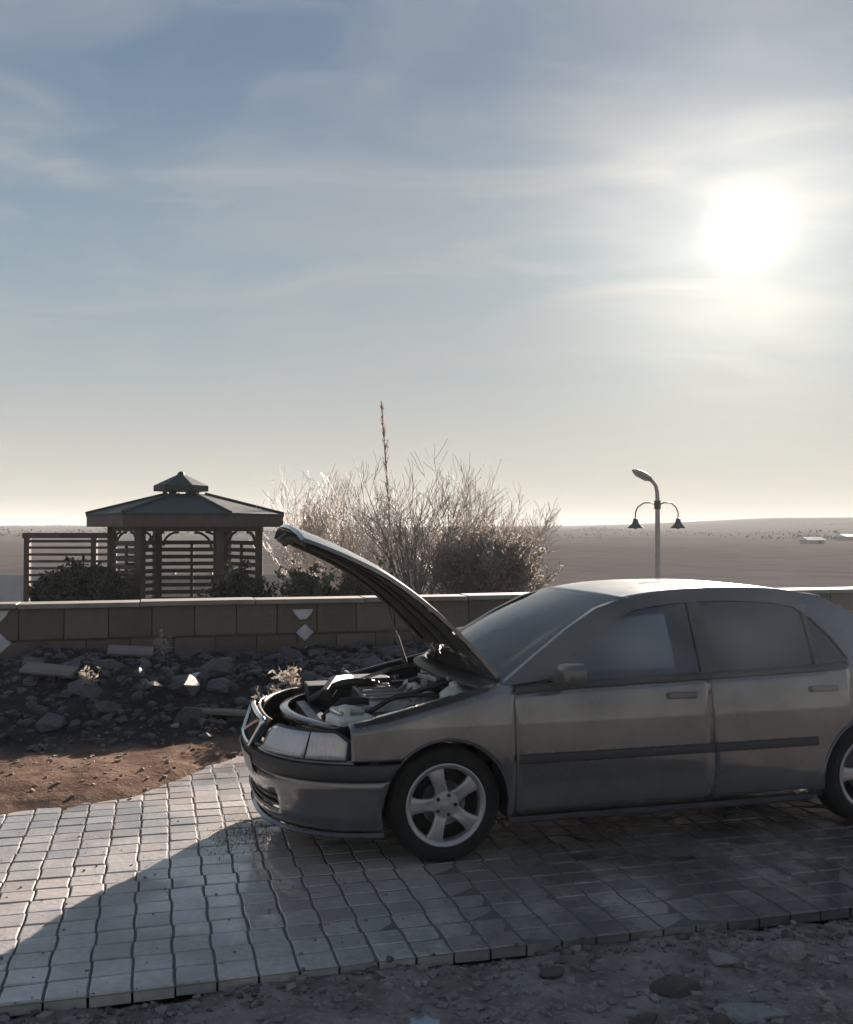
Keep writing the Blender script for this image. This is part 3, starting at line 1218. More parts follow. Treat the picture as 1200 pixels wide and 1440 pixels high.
REDL = pmat('red_lens', (0.30, 0.015, 0.015), None, 6, .15, coat=.7)


def glass_mat(name, tint, dust, tintc=(1, 1, 1)):
    m = bpy.data.materials.new(name)
    m.use_nodes = True
    n, l = m.node_tree.nodes, m.node_tree.links
    n.remove(n['Principled BSDF'])
    tr = n.new('ShaderNodeBsdfTransparent')
    tr.inputs[0].default_value = (*[tint * c for c in tintc], 1)
    gl = n.new('ShaderNodeBsdfGlossy')
    gl.inputs['Roughness'].default_value = 0.06
    gl.inputs['Color'].default_value = (.92, .95, 1, 1)
    fr = n.new('ShaderNodeFresnel')
    fr.inputs[0].default_value = 1.62
    g = n.new('ShaderNodeNewGeometry')
    # Fresnel for a thin sheet: same value seen from either side
    lw = n.new('ShaderNodeLayerWeight')
    lw.inputs['Blend'].default_value = 0.42
    m1 = n.new('ShaderNodeMixShader')
    l.new(lw.outputs['Fresnel'], m1.inputs[0])
    l.new(tr.outputs[0], m1.inputs[1])
    l.new(gl.outputs[0], m1.inputs[2])
    df = n.new('ShaderNodeBsdfDiffuse')
    df.inputs[0].default_value = (.30, .29, .27, 1)
    tl = n.new('ShaderNodeBsdfTranslucent')
    tl.inputs[0].default_value = (.42, .41, .39, 1)
    md_ = n.new('ShaderNodeMixShader')
    md_.inputs[0].default_value = .5
    l.new(df.outputs[0], md_.inputs[1])
    l.new(tl.outputs[0], md_.inputs[2])
    nz = n.new('ShaderNodeTexNoise')
    nz.inputs['Scale'].default_value = 2.2
    nz.inputs['Detail'].default_value = 6
    tc_ = n.new('ShaderNodeTexCoord')
    l.new(tc_.outputs['Object'], nz.inputs['Vector'])
    mr = n.new('ShaderNodeMapRange')
    mr.inputs[1].default_value = .3
    mr.inputs[2].default_value = .7
    mr.inputs[3].default_value = dust * .5
    mr.inputs[4].default_value = dust * 1.5
    l.new(nz.outputs['Fac'], mr.inputs[0])
    m2 = n.new('ShaderNodeMixShader')
    l.new(mr.outputs[0], m2.inputs[0])
    l.new(m1.outputs[0], m2.inputs[1])
    l.new(md_.outputs[0], m2.inputs[2])
    l.new(m2.outputs[0], n['Material Output'].inputs['Surface'])
    return m


FRAME = pmat('dark_window_frame_paint', (0.05, 0.05, 0.053), (0.04, 0.04, 0.042), 5, .3, coat=.5)
GLASS = glass_mat('dusty_window_glass', .09, .07, (.9, 1, 1))
WGLASS = glass_mat('dusty_windscreen_glass', .26, .16, (.9, 1, 1))

LENS = pmat('fluted_lamp_lens', (0.46, 0.465, 0.50), (0.36, 0.365, 0.40), 5, .16, .25, bump=.5, bscale=3, stretch=(3, 30, 1), coat=1.0)
LENS2 = pmat('fluted_indicator_lens', (0.47, 0.45, 0.46), (0.38, 0.36, 0.37), 5, .16, .2, bump=.5, bscale=3, stretch=(30, 30, 1), coat=1.0)

WC_F, WC_R, WZ, AR = 0.87, 3.49, 0.305, 0.345
A_, B_, P_, Q_ = 0.62, 0.845, 2.2, 2.6


def Wp(s):
    base = .862 - .020 * ((s - 2.2) / 1.7) ** 2
    if s < A_:
        base = min(base, B_ * (1 - (1 - s / A_) ** P_) ** (1 / Q_) + .004)
    if s > 3.95:
        t = min(1.0, (s - 3.95) / .53)
        base *= (1 - t ** 2.6) ** (1 / 3.0) if t < 1 else 0
    return base


ZD = [(.16, -.05), (.20, -.030), (.28, -.010), (.40, 0.0), (.52, 0.003), (.62, -.002), (.75, -.014), (.88, -.034), (.97, -.055)]


def dz_(z): return sinterp(z, ZD)


ZT = [(.30, .675), (.45, .705), (.65, .750), (.87, .800), (1.05, .842), (1.22, .878), (1.5, .897), (2.2, .915), (3.0, .932), (3.6, .95), (4.0, .955), (4.3, .95)]


def zt(s): return sinterp(s, ZT)


def arch(s, low):
    for c in (WC_F, WC_R):
        d = abs(s - c)
        if d < AR * .9725:
            return max(low, WZ + math.sqrt(AR * AR - d * d))
    return low


def cols(s0, s1, n):
    ss = set(np.round(np.linspace(s0, s1, n), 5))
    for c in (WC_F, WC_R):
        for e in (-1, 1):
            x = c + e * AR * .9725
            for q in (x - .0005, x + .0005):
                if s0 < q < s1: ss.add(round(q, 5))
            for th in np.linspace(12, 90, 9):
                q = c + e * AR * math.cos(R(th))
                if s0 < q < s1: ss.add(round(q, 5))
    return sorted(ss)


def build_car():
    ca, cb = 0.105, 5.24
    # the outer face of the near front wheel sits at local (WC_F, -.83)
    ly = -.83
    ox = ca - (U.x * (WC_F - OFF) + V.x * ly)
    oy = cb - (U.y * (WC_F - OFF) + V.y * ly)
    car = empty('car', (ox, oy, 0.0), TH)
    tag(car, 'dusty silver grey saloon car stopped with its bonnet raised', 'car', )
    O = (OFF, 0, 0)

    def part(mb, name, m, parent=car, **kw):
        mb.v = [(p[0] - .075 * max(0.0, .55 - p[0]) / .55, p[1], p[2]) for p in mb.v]
        o = mb.build(name, m, None, off=O, **kw)
        o.parent = parent
        return o

    def panel(name, side, s0, s1, low, n=26, rows=14, roll=None, top=zt, m=PAINT, gap=.0025):
        cs = cols(s0 + gap, s1 - gap, n)
        grid = []
        for s in cs:
            lo = low(s)
            zl, zh = arch(s, lo), top(s)
            colv = []
            for k in range(rows):
                z = zl + (zh - zl) * k / (rows - 1)
                colv.append((s, side * (Wp(s) + dz_(z)), z))
            if roll:
                y0 = Wp(s) + dz_(zh)
                yin, rise = roll(s)
                for k in range(1, 7):
                    ph = PI / 2 * k / 6
                    colv.append((s, side * (y0 - (y0 - yin) * (1 - math.cos(ph))), zh + rise * math.sin(ph)))
            grid.append(colv)
        mb = MB().grid(grid)
        return part(mb, name, m, smooth=50, out_from=(0, 0, .5), solid=.018)

    for side in (-1, 1):
        # front wing: over the bumper, round the arch, to the door
        f = panel('front_wing', side, .385, 1.25, lambda s: .556 if s < WC_F else .20, 34, 16,
                  roll=lambda s: (min(.705, Wp(s) - .05) if s > .5 else max(.2, Wp(s) - .10), .045))
        d1 = panel('front_door', side, 1.25, 2.43, lambda s: .225, 20, 16)
        d2 = panel('rear_door', side, 2.43, 3.36, lambda s: .225, 26, 16)
        panel('rear_wing', side, 3.36, 4.26, lambda s: .225 if s < WC_R + .2 else .56, 30, 14,
              roll=lambda s: (Wp(s) - .10, .035))
        # sill under the doors
        g = []
        for s in np.linspace(1.215, 3.08, 16):
            g.append([(s, side * (Wp(s) + d), z) for d, z in ((-.012, .222), (-.016, .20), (-.03, .18), (-.08, .168), (-.2, .165))])
        part(MB().grid(g), 'sill', PAINT, smooth=60, out_from=(2.2 - OFF, 0, .5))
        # black rubbing strips on wing, doors
        for s0, s1, par in ((1.262, 2.42, d1), (2.44, 3.10, d2)):
            g = []
            for s in np.linspace(s0, s1, 14):
                g.append([(s, side * (Wp(s) + dz_(z) + o), z) for o, z in ((.001, .502), (.012, .507), (.015, .528), (.012, .549), (.001, .554))])
            o = part(MB().grid(g), 'rubbing_strip', BLACKP, smooth=40, out_from=(0, 0, .5))
            o.parent = par
        # door handles and mirror
        for s, par in ((2.24, d1), (3.16, d2)):
            y = side * (Wp(s) + dz_(.82) + .016)
            mb = MB().box((s, y - side * .006, .825), (.18, .026, .036))
            o = part(mb, 'door_handle', PAINT, bevel=.008)
            o.parent = par
        # lower window trim
        for s0, s1, par in ((1.255, 2.43, d1), (2.435, 3.34, d2)):
            g = []
            for s in np.linspace(s0, s1, 12):
                z0 = zt(s)
                g.append([(s, side * (Wp(s) + dz_(z0) + o), z0 + h) for o, h in ((.002, -.016), (.010, -.010), (.010, .010), (-.012, .018), (-.05, .018))])
            o = part(MB().grid(g), 'window_trim', BLACKP, smooth=40, out_from=(0, 0, .5))
            o.parent = par
        # mirror
        my = side * (Wp(1.52) + .035)
        rings = []
        for sx, k in ((1.445, .35), (1.452, .62), (1.475, .86), (1.51, .98), (1.555, 1.0), (1.56, .9), (1.552, .88)):
            ring = []
            for a in np.linspace(0, 2 * PI, 25):
                c_, s_ = math.cos(a), math.sin(a)
                e = .5
                ring.append((sx + .02 * c_ * 0, my + side * .085 + .098 * k * math.copysign(abs(c_) ** e, c_), .985 + .066 * k * math.copysign(abs(s_) ** e, s_)))
            rings.append(ring)
        mb = MB().grid(rings)
        mb.f.append(tuple(range(24)))
        mb.box((1.50, my - side * .035, .945), (.07, .13, .03))
        mir = part(mb, 'door_mirror', FRAME, smooth=50)
        mb = MB().box((1.548, my + side * .085, .985), (.008, .160, .100))
        o = part(mb, 'mirror_glass', CHROME)
        o.parent = mir

    # ---- greenhouse
    def yG(s, z):
        lean = .795 - (z - .92) * .50
        plan = -.018 * ((s - 2.35) / .9) ** 2 if s < 2.35 else -.022 * ((s - 2.35) / .9) ** 2
        return lean + plan + .02 * math.sin(PI * min(1, max(0, (z - .92) / .45)))

    def gpoly(name, side, pts, m, t=.035, o=0.0, par=car):
        A = [(s, side * (yG(s, z) + o), z) for s, z in pts]
        Bv = [(s, side * (yG(s, z) + o - t), z) for s, z in pts]
        ob = part(MB().prism(A, Bv), name, m, smooth=40)
        ob.parent = par
        return ob

    def gstrip(name, side, lo, hi, m, t=.04, o=0.0):
        """lo / hi: two polylines of equal length in (s, z)"""
        mb = MB()
        A = [(s, side * (yG(s, z) + o), z) for s, z in lo]
        Bv = [(s, side * (yG(s, z) + o + .004), z) for s, z in hi]
        A2 = [(s, side * (yG(s, z) + o - t), z) for s, z in lo]
        B2 = [(s, side * (yG(s, z) + o - t), z) for s, z in hi]
        mb.grid([A2, A, Bv, B2, A2])
        n = len(lo)
        mb.f.append((0, n, 2 * n, 3 * n))
        mb.f.append((n - 1, 2 * n - 1, 3 * n - 1, 4 * n - 1))
        return part(mb, name, m, smooth=40, recalc=True)

    def curve(tab, n):
        return [(float(s), sinterp(float(s), tab)) for s in np.linspace(tab[0][0], tab[-1][0], n)]

    outer_a = [(1.18, .905), (1.40, 1.055), (1.62, 1.195), (1.82, 1.300), (2.0, 1.352)]
    inner_a = [(1.46, .935), (1.60, 1.035), (1.76, 1.140), (1.90, 1.220), (2.04, 1.285)]
    rail_o = [(2.0, 1.352), (2.3, 1.388), (2.7, 1.400), (3.05, 1.385), (3.32, 1.345)]
    rail_i = [(2.04, 1.285), (2.3, 1.318), (2.7, 1.328), (3.0, 1.308), (3.12, 1.285)]
    for side in (-1, 1):
        gstrip('windscreen_pillar', side, inner_a, outer_a, FRAME)
        gstrip('roof_rail', side, curve(rail_i, 9), curve(rail_o, 9), FRAME)
        gpoly('door_pillar', side, [(2.395, .925), (2.49, .925), (2.49, 1.322), (2.405, 1.322)], BLACKP, .05, .001)
        gstrip('rear_pillar', side, [(3.12, 1.287), (3.22, 1.21), (3.32, 1.10), (3.42, .955)], [(3.318, 1.347), (3.50, 1.255), (3.72, 1.115), (3.98, .975)], PAINT, .05)
        gpoly('front_window', side, [(1.44, .915), (2.40, .915), (2.41, 1.325), (2.3, 1.322), (2.03, 1.295), (1.88, 1.215), (1.74, 1.135)], GLASS, .005, -.012)
        gpoly('rear_window', side, [(2.485, .92), (3.44, .935), (3.33, 1.10), (3.22, 1.215), (3.11, 1.295), (2.95, 1.318), (2.7, 1.332), (2.485, 1.328)], GLASS, .005, -.012)
        gpoly('window_divider', side, [(3.16, .935), (3.19, .935), (3.19, 1.235), (3.16, 1.262)], BLACKP, .03, .002)

    # roof
    def roof_z(s): return sinterp(s, [(1.93, 1.352), (2.1, 1.376), (2.4, 1.398), (2.75, 1.406), (3.05, 1.391), (3.34, 1.348)])
    g = []
    for s in np.linspace(1.93, 3.34, 22):
        row = []
        ye = yG(max(2.0, min(3.32, s)), sinterp(max(2.0, min(3.32, s)), rail_o)) + .006
        ze = sinterp(max(2.0, min(3.32, s)), rail_o) + .003
        for q in np.linspace(-1, 1, 21):
            zc = roof_z(s)
            bow = .05 * (abs(q) ** 2.2) if s < 2.0 else 0
            z = ze + (zc - ze + .008) * (1 - abs(q) ** 3.2)
            row.append((s + (.055 * q * q if s < 2.1 else 0) * (2.1 - s) / .17, ye * q, z))
        g.append(row)
    part(MB().grid(g), 'roof', PAINT, smooth=50, out_from=(2.5 - OFF, 0, .5), solid=.03)

    def glazing(name, base, top, bulge, m):
        g = []
        for i in range(13):
            t = i / 12
            row = []
            for q in np.linspace(-1, 1, 21):
                a, b = base(q), top(q)
                row.append((a[0] + (b[0] - a[0]) * t + bulge * math.sin(PI * t), a[1] + (b[1] - a[1]) * t, a[2] + (b[2] - a[2]) * t + abs(bulge) * .8 * math.sin(PI * t)))
            g.append(row)
        return part(MB().grid(g), name, m, smooth=60, out_from=(2.4 - OFF, 0, .7))

    glazing('windscreen', lambda q: (1.055 + .16 * q * q, .735 * q, .955 - .03 * q * q), lambda q: (1.915 + .06 * q * q, .565 * q, 1.362 - .014 * q * q), -.025, WGLASS)
    glazing('rear_screen', lambda q: (4.02 - .06 * q * q, .66 * q, .985 - .01 * q * q), lambda q: (3.35 - .02 * q * q, .55 * q, 1.352 - .01 * q * q), .03, GLASS)
    # cowl and wipers
    g = []
    for d, z in ((-.10, .915), (-.04, .935), (.015, .95)):
        g.append([(1.055 + .16 * q * q + d, .74 * q, z - .03 * q * q) for q in np.linspace(-1, 1, 15)])
    part(MB().grid(g), 'scuttle', BLACKP, smooth=60, out_from=(1.2 - OFF, 0, 0), solid=.02)
    for y0 in (-.5, .12):
        mb = MB()
        mb.tube([(1.06 + .16 * (y0 / .735) ** 2, y0, .955), (1.14, y0 + .15, .99), (1.17, y0 + .28, 1.0)], .012, 6)
        mb.tube([(1.10, y0 - .02, .975), (1.12 + .02, y0 + .26, .995), (1.20, y0 + .52, 1.0)], .009, 6)
        part(mb, 'wiper', BLACKP)

    # ---- boot and tail
    g = []
    for s in np.linspace(3.93, 4.40, 10):
        t = (s - 3.93) / .47
        g.append([(s - .04 * q * q, (.70 - .04 * t) * q, .985 + .02 * (1 - q * q) - .02 * t * t - .0) for q in np.linspace(-1, 1, 15)])
    for t in np.linspace(.1, 1, 8):
        g.append([(4.40 + .05 * math.sin(t * PI / 2) - .05 * q * q, (.66 - .03 * t) * q, .965 + .02 * (1 - q * q) - .40 * t) for q in np.linspace(-1, 1, 15)])
    boot = part(MB().grid(g), 'boot_lid', PAINT, smooth=45, out_from=(3.6 - OFF, 0, .5), solid=.02)
    for side in (-1, 1):
        g = []
        for s in np.linspace(4.10, 4.44, 10):
            g.append([(s + .012, side * (Wp(min(s, 4.43)) + dz_(z) + .006), z) for z in np.linspace(.68, .90, 6)])
        part(MB().grid(g), 'tail_lamp', REDL, smooth=60, out_from=(3.6 - OFF, 0, .7), solid=.03)

    def bumper_ring(zs, s_end, a, front=True, n=40):
        g = []
        for z, o in zs:
            row = []
            se = s_end(z)
            m_end = math.acos(min(1, max(-1, (1 - se / A_) ** (P_ / 2)))) / (PI / 2) if se < A_ else 1.0
            for u in np.linspace(-1, 1, 2 * n + 1):
                mm = abs(u) * m_end
                y = B_ * math.sin(mm * PI / 2) ** (2 / Q_)
                s = A_ * (1 - math.cos(mm * PI / 2) ** (2 / P_))
                # outward normal in plan
                ds = 1e-3
                m2 = min(1, mm + .01); m1 = max(0, mm - .01)
                y2, y1 = B_ * math.sin(m2 * PI / 2) ** (2 / Q_), B_ * math.sin(m1 * PI / 2) ** (2 / Q_)
                s2, s1 = A_ * (1 - math.cos(m2 * PI / 2) ** (2 / P_)), A_ * (1 - math.cos(m1 * PI / 2) ** (2 / P_))
                nn = Vector((-(y2 - y1), (s2 - s1)))
                nn = nn.normalized() if nn.length > 1e-9 else Vector((-1, 0))
                y += nn.y * o
                s += nn.x * o
                sg = -1 if u < 0 else 1
                if front: row.append((s, sg * y, z))
                else: row.append((4.48 - s * .9, sg * y, z))
            g.append(row)
        return g

    def s_end_f(z): return WC_F - math.sqrt(max(.0001, AR * AR - (z - WZ) ** 2)) - .002
    prof = [(.165, -.10), (.175, -.055), (.195, -.030), (.225, -.014), (.262, -.002), (.275, -.002), (.335, .006), (.348, .006), (.40, .012), (.445, .016), (.452, .012), (.456, .010)]
    skipf = lambda i, j: (4 <= i <= 6) and (24 <= j <= 55)
    g = bumper_ring(prof, s_end_f, 0)
    bump = part(MB().grid(g, skipf), 'front_bumper', PAINT, smooth=50, out_from=(1.5 - OFF, 0, .3), solid=.012)
    g = bumper_ring([(.456, .010), (.462, .030), (.475, .036), (.525, .034), (.540, .028), (.545, .006)], s_end_f, 0)
    # the black strip covers the corners and fades into the painted centre
    st = part(MB().grid(g, lambda i, j: 37 < j < 42 and False), 'bumper_strip', BLACKP, smooth=50, out_from=(1.5 - OFF, 0, .5), solid=.01)
    st.parent = bump
    g = bumper_ring([(.545, .004), (.556, .000), (.566, -.012), (.572, -.05)], lambda z: .40, 0)
    o = part(MB().grid(g), 'bumper_top', PAINT, smooth=60, out_from=(1.5 - OFF, 0, .4))
    o.parent = bump
    # lower intake, set back behind the opening
    g = bumper_ring([(.255, -.055), (.30, -.06), (.355, -.05)], lambda z: .12, 0, n=14)
    o = part(MB().grid(g), 'intake_mesh', pmat('dark_red_brown_grille', (.045, .02, .02), (.03, .015, .015), 8, .6), smooth=60, out_from=(1.5 - OFF, 0, .3))
    o.parent = bump
    for zz_ in (.285, .315):
        g = bumper_ring([(zz_ - .006, -.03), (zz_ - .006, -.012), (zz_ + .006, -.012), (zz_ + .006, -.03)], lambda z: .11, 0, n=14)
        o = part(MB().grid(g), 'intake_bar', BLACKP, recalc=True)
        o.parent = bump
    # lip under the bumper
    g = bumper_ring([(.168, -.06), (.160, -.02), (.172, -.012), (.185, -.028)], lambda z: .535, 0)
    o = part(MB().grid(g), 'bumper_lip', PAINT, smooth=50)
    o.parent = bump
    g = bumper_ring([(.400, .020), (.402, .024), (.505, .046), (.507, .042)], lambda z: .018, 0, n=8)
    o = part(MB().grid(g), 'number_plate', pmat('dusty_plate', (.40, .40, .39), (.32, .31, .30), 9, .5), smooth=40, out_from=(1.5 - OFF, 0, .3), solid=.004)
    o.parent = bump
    # rear bumper
    profr = [(.22, -.06), (.25, -.01), (.32, .005), (.45, .02), (.54, .02), (.565, .0), (.575, -.06)]
    g = bumper_ring(profr, lambda z: .60, 0, front=False)
    part(MB().grid(g), 'rear_bumper', PAINT, smooth=50, out_from=(3.3 - OFF, 0, .4), solid=.012)

    # ---- headlamps
    def nose(m_, z, setb):
        y = B_ * math.sin(m_ * PI / 2) ** (2 / Q_)
        s = A_ * (1 - math.cos(m_ * PI / 2) ** (2 / P_))
        return s + setb, y

    def m_of_s(s): return math.acos((1 - s / A_) ** (P_ / 2)) / (PI / 2)
    m_out, m_in = m_of_s(.385), m_of_s(.030)
    m_div = m_in + (m_out - m_in) * .60

    def lamp_patch(name, ma, mb_, z0f, z1f, side, m, o=0.0, par=car, nz=6, solid=.02):
        g = []
        for mm in np.linspace(ma, mb_, 12):
            t = (mm - m_in) / (m_out - m_in)
            row = []
            for k in range(nz):
                z = z0f(t) + (z1f(t) - z0f(t)) * k / (nz - 1)
                s, y = nose(mm, z, (z - .56) * .42 * (1 - .75 * t) - .012 + o * .7)
                row.append((s, side * (y + dz_(z) * t - o * .7 + .004), z))
            g.append(row)
        ob = part(MB().grid(g), name, m, smooth=60, out_from=(1.5 - OFF, 0, .4), solid=solid)
        ob.parent = par
        return ob
    z0f = lambda t: .562 + .004 * t
    z1f = lambda t: .690 + .012 * t - .055 * max(0, t - .86) / .14 - .03 * max(0, .1 - t) / .1
    for side in (-1, 1):
        h = lamp_patch('headlamp', m_in, m_out, lambda t: .556, lambda t: z1f(t) + .010, side, BLACKP, .018)
        lamp_patch('lamp_lens', m_in + .004, m_div - .006, z0f, z1f, side, LENS, 0, h, solid=.003)
        lamp_patch('indicator_lens', m_div + .004, m_out - .012, z0f, z1f, side, LENS2, 0, h, solid=.003)
    # ---- grille: chrome frame, dark mesh, bars
    def grille_pt(y, z):
        mm = (abs(y) / B_) ** (Q_ / 2)
        mm = math.asin(min(1, mm)) / (PI / 2)
        s, _ = nose(mm, z, (z - .56) * .30)
        return s, y, z
    yw = lambda z: .205 + .10 * (z - .545) / .15
    path = [(-yw(.55), .55), (-yw(.62), .62), (-yw(.69) , .69), (-yw(.70) + .03, .702), (0, .708), (yw(.70) - .03, .702), (yw(.69), .69), (yw(.62), .62), (yw(.55), .55), (0, .545)]
    pts = []
    for (y0, z0), (y1, z1) in zip(path, path[1:] + path[:1]):
        for t in np.linspace(0, 1, 6)[:-1]:
            s, y, z = grille_pt(y0 + (y1 - y0) * t, z0 + (z1 - z0) * t)
            pts.append((s - .022, y, z))
    pts.append(pts[0])
    fr = part(MB().tube(pts, .0155, 8), 'grille', CHROME, smooth=60)
    g = []
    for z in np.linspace(.545, .705, 6):
        g.append([(grille_pt(y, z)[0] + .012, y, z) for y in np.linspace(-yw(z), yw(z), 12)])
    o = part(MB().grid(g), 'grille_mesh', DARKM, out_from=(1 - OFF, 0, .6), solid=.01)
    o.parent = fr
    for y in np.linspace(-.18, .18, 9):
        A = [grille_pt(y * (1 + (z - .55) * 1.4), z) for z in (.552, .60, .65, .70)]
        o = part(MB().tube([(p[0] - .006, p[1], p[2]) for p in A], .005, 5), 'grille_bar', BLACKP)
        o.parent = fr
    A = [(grille_pt(-yw(.70) + .02, .70)), grille_pt(yw(.556) - .02, .556)]
    o = part(MB().tube([(grille_pt(-.26 + .46 * t, .70 - .145 * t)[0] - .016, -.26 + .46 * t, .70 - .145 * t) for t in np.linspace(0, 1, 8)], .012, 6), 'grille_stripe', CHROME)
    o.parent = fr

    # ---- bonnet, raised
    ang = R(48.2)
    hinge = Vector((1.20, 0, .975))

    def hood_pt(p, q, t):
        hw = .735 - .05 * p - .05 * p ** 6
        y = hw * q
        front = -.085 + .07 * abs(q) ** 2.0
        s = 1.20 - p * (1.20 - front)
        s -= (1 - p) * (.06 * (1 - q * q))
        z = .975 - .090 * p - .155 * p ** 2.4 + .035 * math.sin(PI * p) + .018 * (1 - q * q) - .014 * abs(q) ** 4
        z -= t
        v = Vector((s, y, z)) - hinge
        c, sn = math.cos(ang), math.sin(ang)
        # rotating the nose upwards about the hinge line
        return (hinge.x + v.x * c + v.z * sn, y, hinge.z - v.x * sn + v.z * c)
    P_n, Q_n = 18, 18
    qs = np.linspace(-1, 1, Q_n + 1)
    ps = np.linspace(0, 1, P_n + 1)
    mb = MB()
    topg = [[hood_pt(p, q, 0) for q in qs] for p in ps]
    botg = [[hood_pt(p, q, .022) for q in qs] for p in ps]
    mb.grid(topg)
    mb.grid([r[::-1] for r in botg])
    for ring in ([[r[0] for r in topg], [r[0] for r in botg]], [[r[-1] for r in botg], [r[-1] for r in topg]],
                 [botg[0], topg[0]], [topg[-1], botg[-1]]):
        mb.grid(ring)
    hood = part(mb, 'bonnet', PAINT, smooth=50)
    # inner skin: padded liner between raised ribs
    mb = MB()
    def inner(p, q):
        edge = min(p / .07, (1 - p) / .09, (1 - abs(q)) / .09, 1.0)
        return .024 + .018 * max(0, edge) ** .6 + .003 * math.cos(q * 9.4) * max(0, edge)
    ig = [[hood_pt(p, q, inner(p, q)) for q in np.linspace(-.965, .965, 25)] for p in np.linspace(.03, .965, 22)]
    o = part(MB().grid(ig), 'bonnet_liner', LINER, smooth=60)
    o.parent = hood
    for q in (-.55, 0, .55):
        o = part(MB().tube([hood_pt(p, q * (1 - .1 * p), .07) for p in np.linspace(.08, .9, 10)], .010, 6), 'bonnet_rib', LINER, smooth=60)
        o.parent = hood
    o = part(MB().tube([hood_pt(.93, q, .062) for q in np.linspace(-.8, .8, 12)], .018, 6), 'bonnet_rib', LINER, smooth=60)
    o.parent = hood
    o = part(MB().tube([hood_pt(.965, 0, .05), hood_pt(.965, 0, .11), hood_pt(.94, 0, .115)], .010, 6), 'bonnet_catch', STEEL)
    o.parent = hood
    for side in (-1, 1):
        hp = hood_pt(.12, side * .92, .03)
        mb = MB().tube([(1.24, side * .66, .86), (1.22, side * .67, .93), hp], .014, 6)
        part(mb, 'bonnet_hinge', STEEL)
    # support strut on the far side and one on the near side
    for side in (1,):
        hp = Vector(hood_pt(.34, side * .80, .05))
        base = Vector((1.02, side * .64, .83))
        mid = base.lerp(hp, .5)
        part(MB().tube([base, mid], .013, 8).tube([mid, hp], .007, 8), 'bonnet_stay', STEEL)

    # ---- engine bay
    mb = MB()
    mb.box((.70, 0, .27), (1.02, 1.16, .06))
    mb.box((1.19, 0, .58), (.04, 1.40, .62))
    for side in (-1, 1):
        mb.box((.41, side * .60, .45), (.20, .04, .36))
        mb.box((1.16, side * .62, .66), (.14, .06, .36))
        # wing inner panels with a turret over the wheel
        gq = []
        for s in np.linspace(.30, 1.22, 14):
            yi = min(.70, Wp(s) - .06)
            gq.append([(s, side * yi, zt(s) + .028), (s, side * (yi - .015), zt(s) - .03), (s, side * (yi - .06), zt(s) - .06), (s, side * .56, .60), (s, side * .55, .50)])
        mb.grid(gq)
    bay = part(mb, 'engine_bay', DARKM)
    for side in (-1, 1):
        mb = MB().lathe([(.15, .55), (.145, .74), (.12, .765), (.05, .77), (.045, .79), (0, .795)], (.92, side * .56, 0), n=20)
        o = part(mb, 'suspension_turret', PAINT, smooth=45)
        o.parent = bay
    # slam panel and radiator
    g = []
    for d, z in ((-.01, .67), (-.006, .700), (.004, .708), (.035, .708), (.04, .69)):
        g.append([(.16 + d + .20 * (abs(y) / .6) ** 2, y, z - .012 * (abs(y) / .6) ** 2) for y in np.linspace(-.60, .60, 17)])
    o = part(MB().grid(g), 'slam_panel', PAINT, smooth=40, out_from=(.3 - OFF, 0, .4), solid=.01)
    o.parent = bay
    o = part(MB().box((.30, 0, .50), (.05, .74, .36)), 'radiator', STEEL)
    o.parent = bay
    mb = MB().box((.35, .0, .49), (.04, .72, .36))
    for y in (-.18, .18):
        mb.lathe([(.165, 0), (.165, .05), (.15, .05), (.15, 0)], (.37, y, .49), axis='Y', n=20)
    o = part(mb, 'fan_shroud', BLACKP)
    o.parent = bay
    # engine block and its cover
    mb = MB().box((.72, .02, .50), (.42, .72, .40)).box((.62, -.05, .66), (.20, .62, .08))
    eng = part(mb, 'engine', ENG_ALU, bevel=.015)
    def sub(mb, name, m, **kw):
        o = part(mb, name, m, **kw)
        o.parent = eng
        return o
    mb = MB().box((.70, .03, .735), (.26, .60, .07), taper=.92)
    for q in range(5):
        mb.box((.70, -.2 + q * .115, .778), (.22, .03, .018))
    sub(mb, 'cam_cover', ENG_ALU, bevel=.012)
    sub(MB().lathe([(.045, .76), (.045, .81), (.035, .82), (0, .82)], (.64, .22, 0), n=16), 'oil_cap', BLACKP, smooth=40)
    mb = MB()
    for q in range(4):
        y = -.2 + q * .14
        mb.tube([(.83, y, .70), (.92, y, .76), (1.0, y, .74), (1.03, y, .62)], .032, 10)
    mb.tube([(.95, -.26, .755), (.95, .30, .755)], .048, 12)
    sub(mb, 'intake_manifold', ENG_ALU, smooth=50)
    # air box, battery, tanks, hoses on the near side behind the headlamp
    mb = MB().box((.44, -.46, .66), (.20, .22, .16), rz=.2, taper=.93)
    o = part(mb, 'washer_tank', WHITEPL, bevel=.02)
    o.parent = bay
    mb = MB().box((.50, -.30, .735), (.16, .13, .03), rz=.3)
    mb.box((.43, -.44, .755), (.13, .16, .03), rz=.2)
    o = part(mb, 'lamp_cover', ENG_ALU, bevel=.01)
    o.parent = bay
    mb = MB().lathe([(.03, .74), (.032, .79), (0, .80)], (.41, -.50, 0), n=14)
    o = part(mb, 'filler_cap', WHITEPL, smooth=40)
    o.parent = bay
    mb = MB().box((.46, .42, .64), (.24, .19, .22)).box((.46, .42, .765), (.25, .20, .03))
    o = part(mb, 'battery', BLACKP, bevel=.008)
    o.parent = bay
    mb = MB().box((.72, .50, .70), (.30, .24, .20), taper=.9).tube([(.60, .48, .78), (.48, .30, .80), (.40, .1, .75)], .04, 10)
    o = part(mb, 'air_box', BLACKP, bevel=.012)
    o.parent = bay
    mb = MB().lathe([(0, .70), (.07, .71), (.085, .76), (.085, .83), (.05, .86), (.03, .87), (.03, .89), (0, .90)], (1.02, -.47, 0), n=20)
    o = part(mb, 'coolant_tank', WHITEPL, smooth=50)
    o.parent = bay
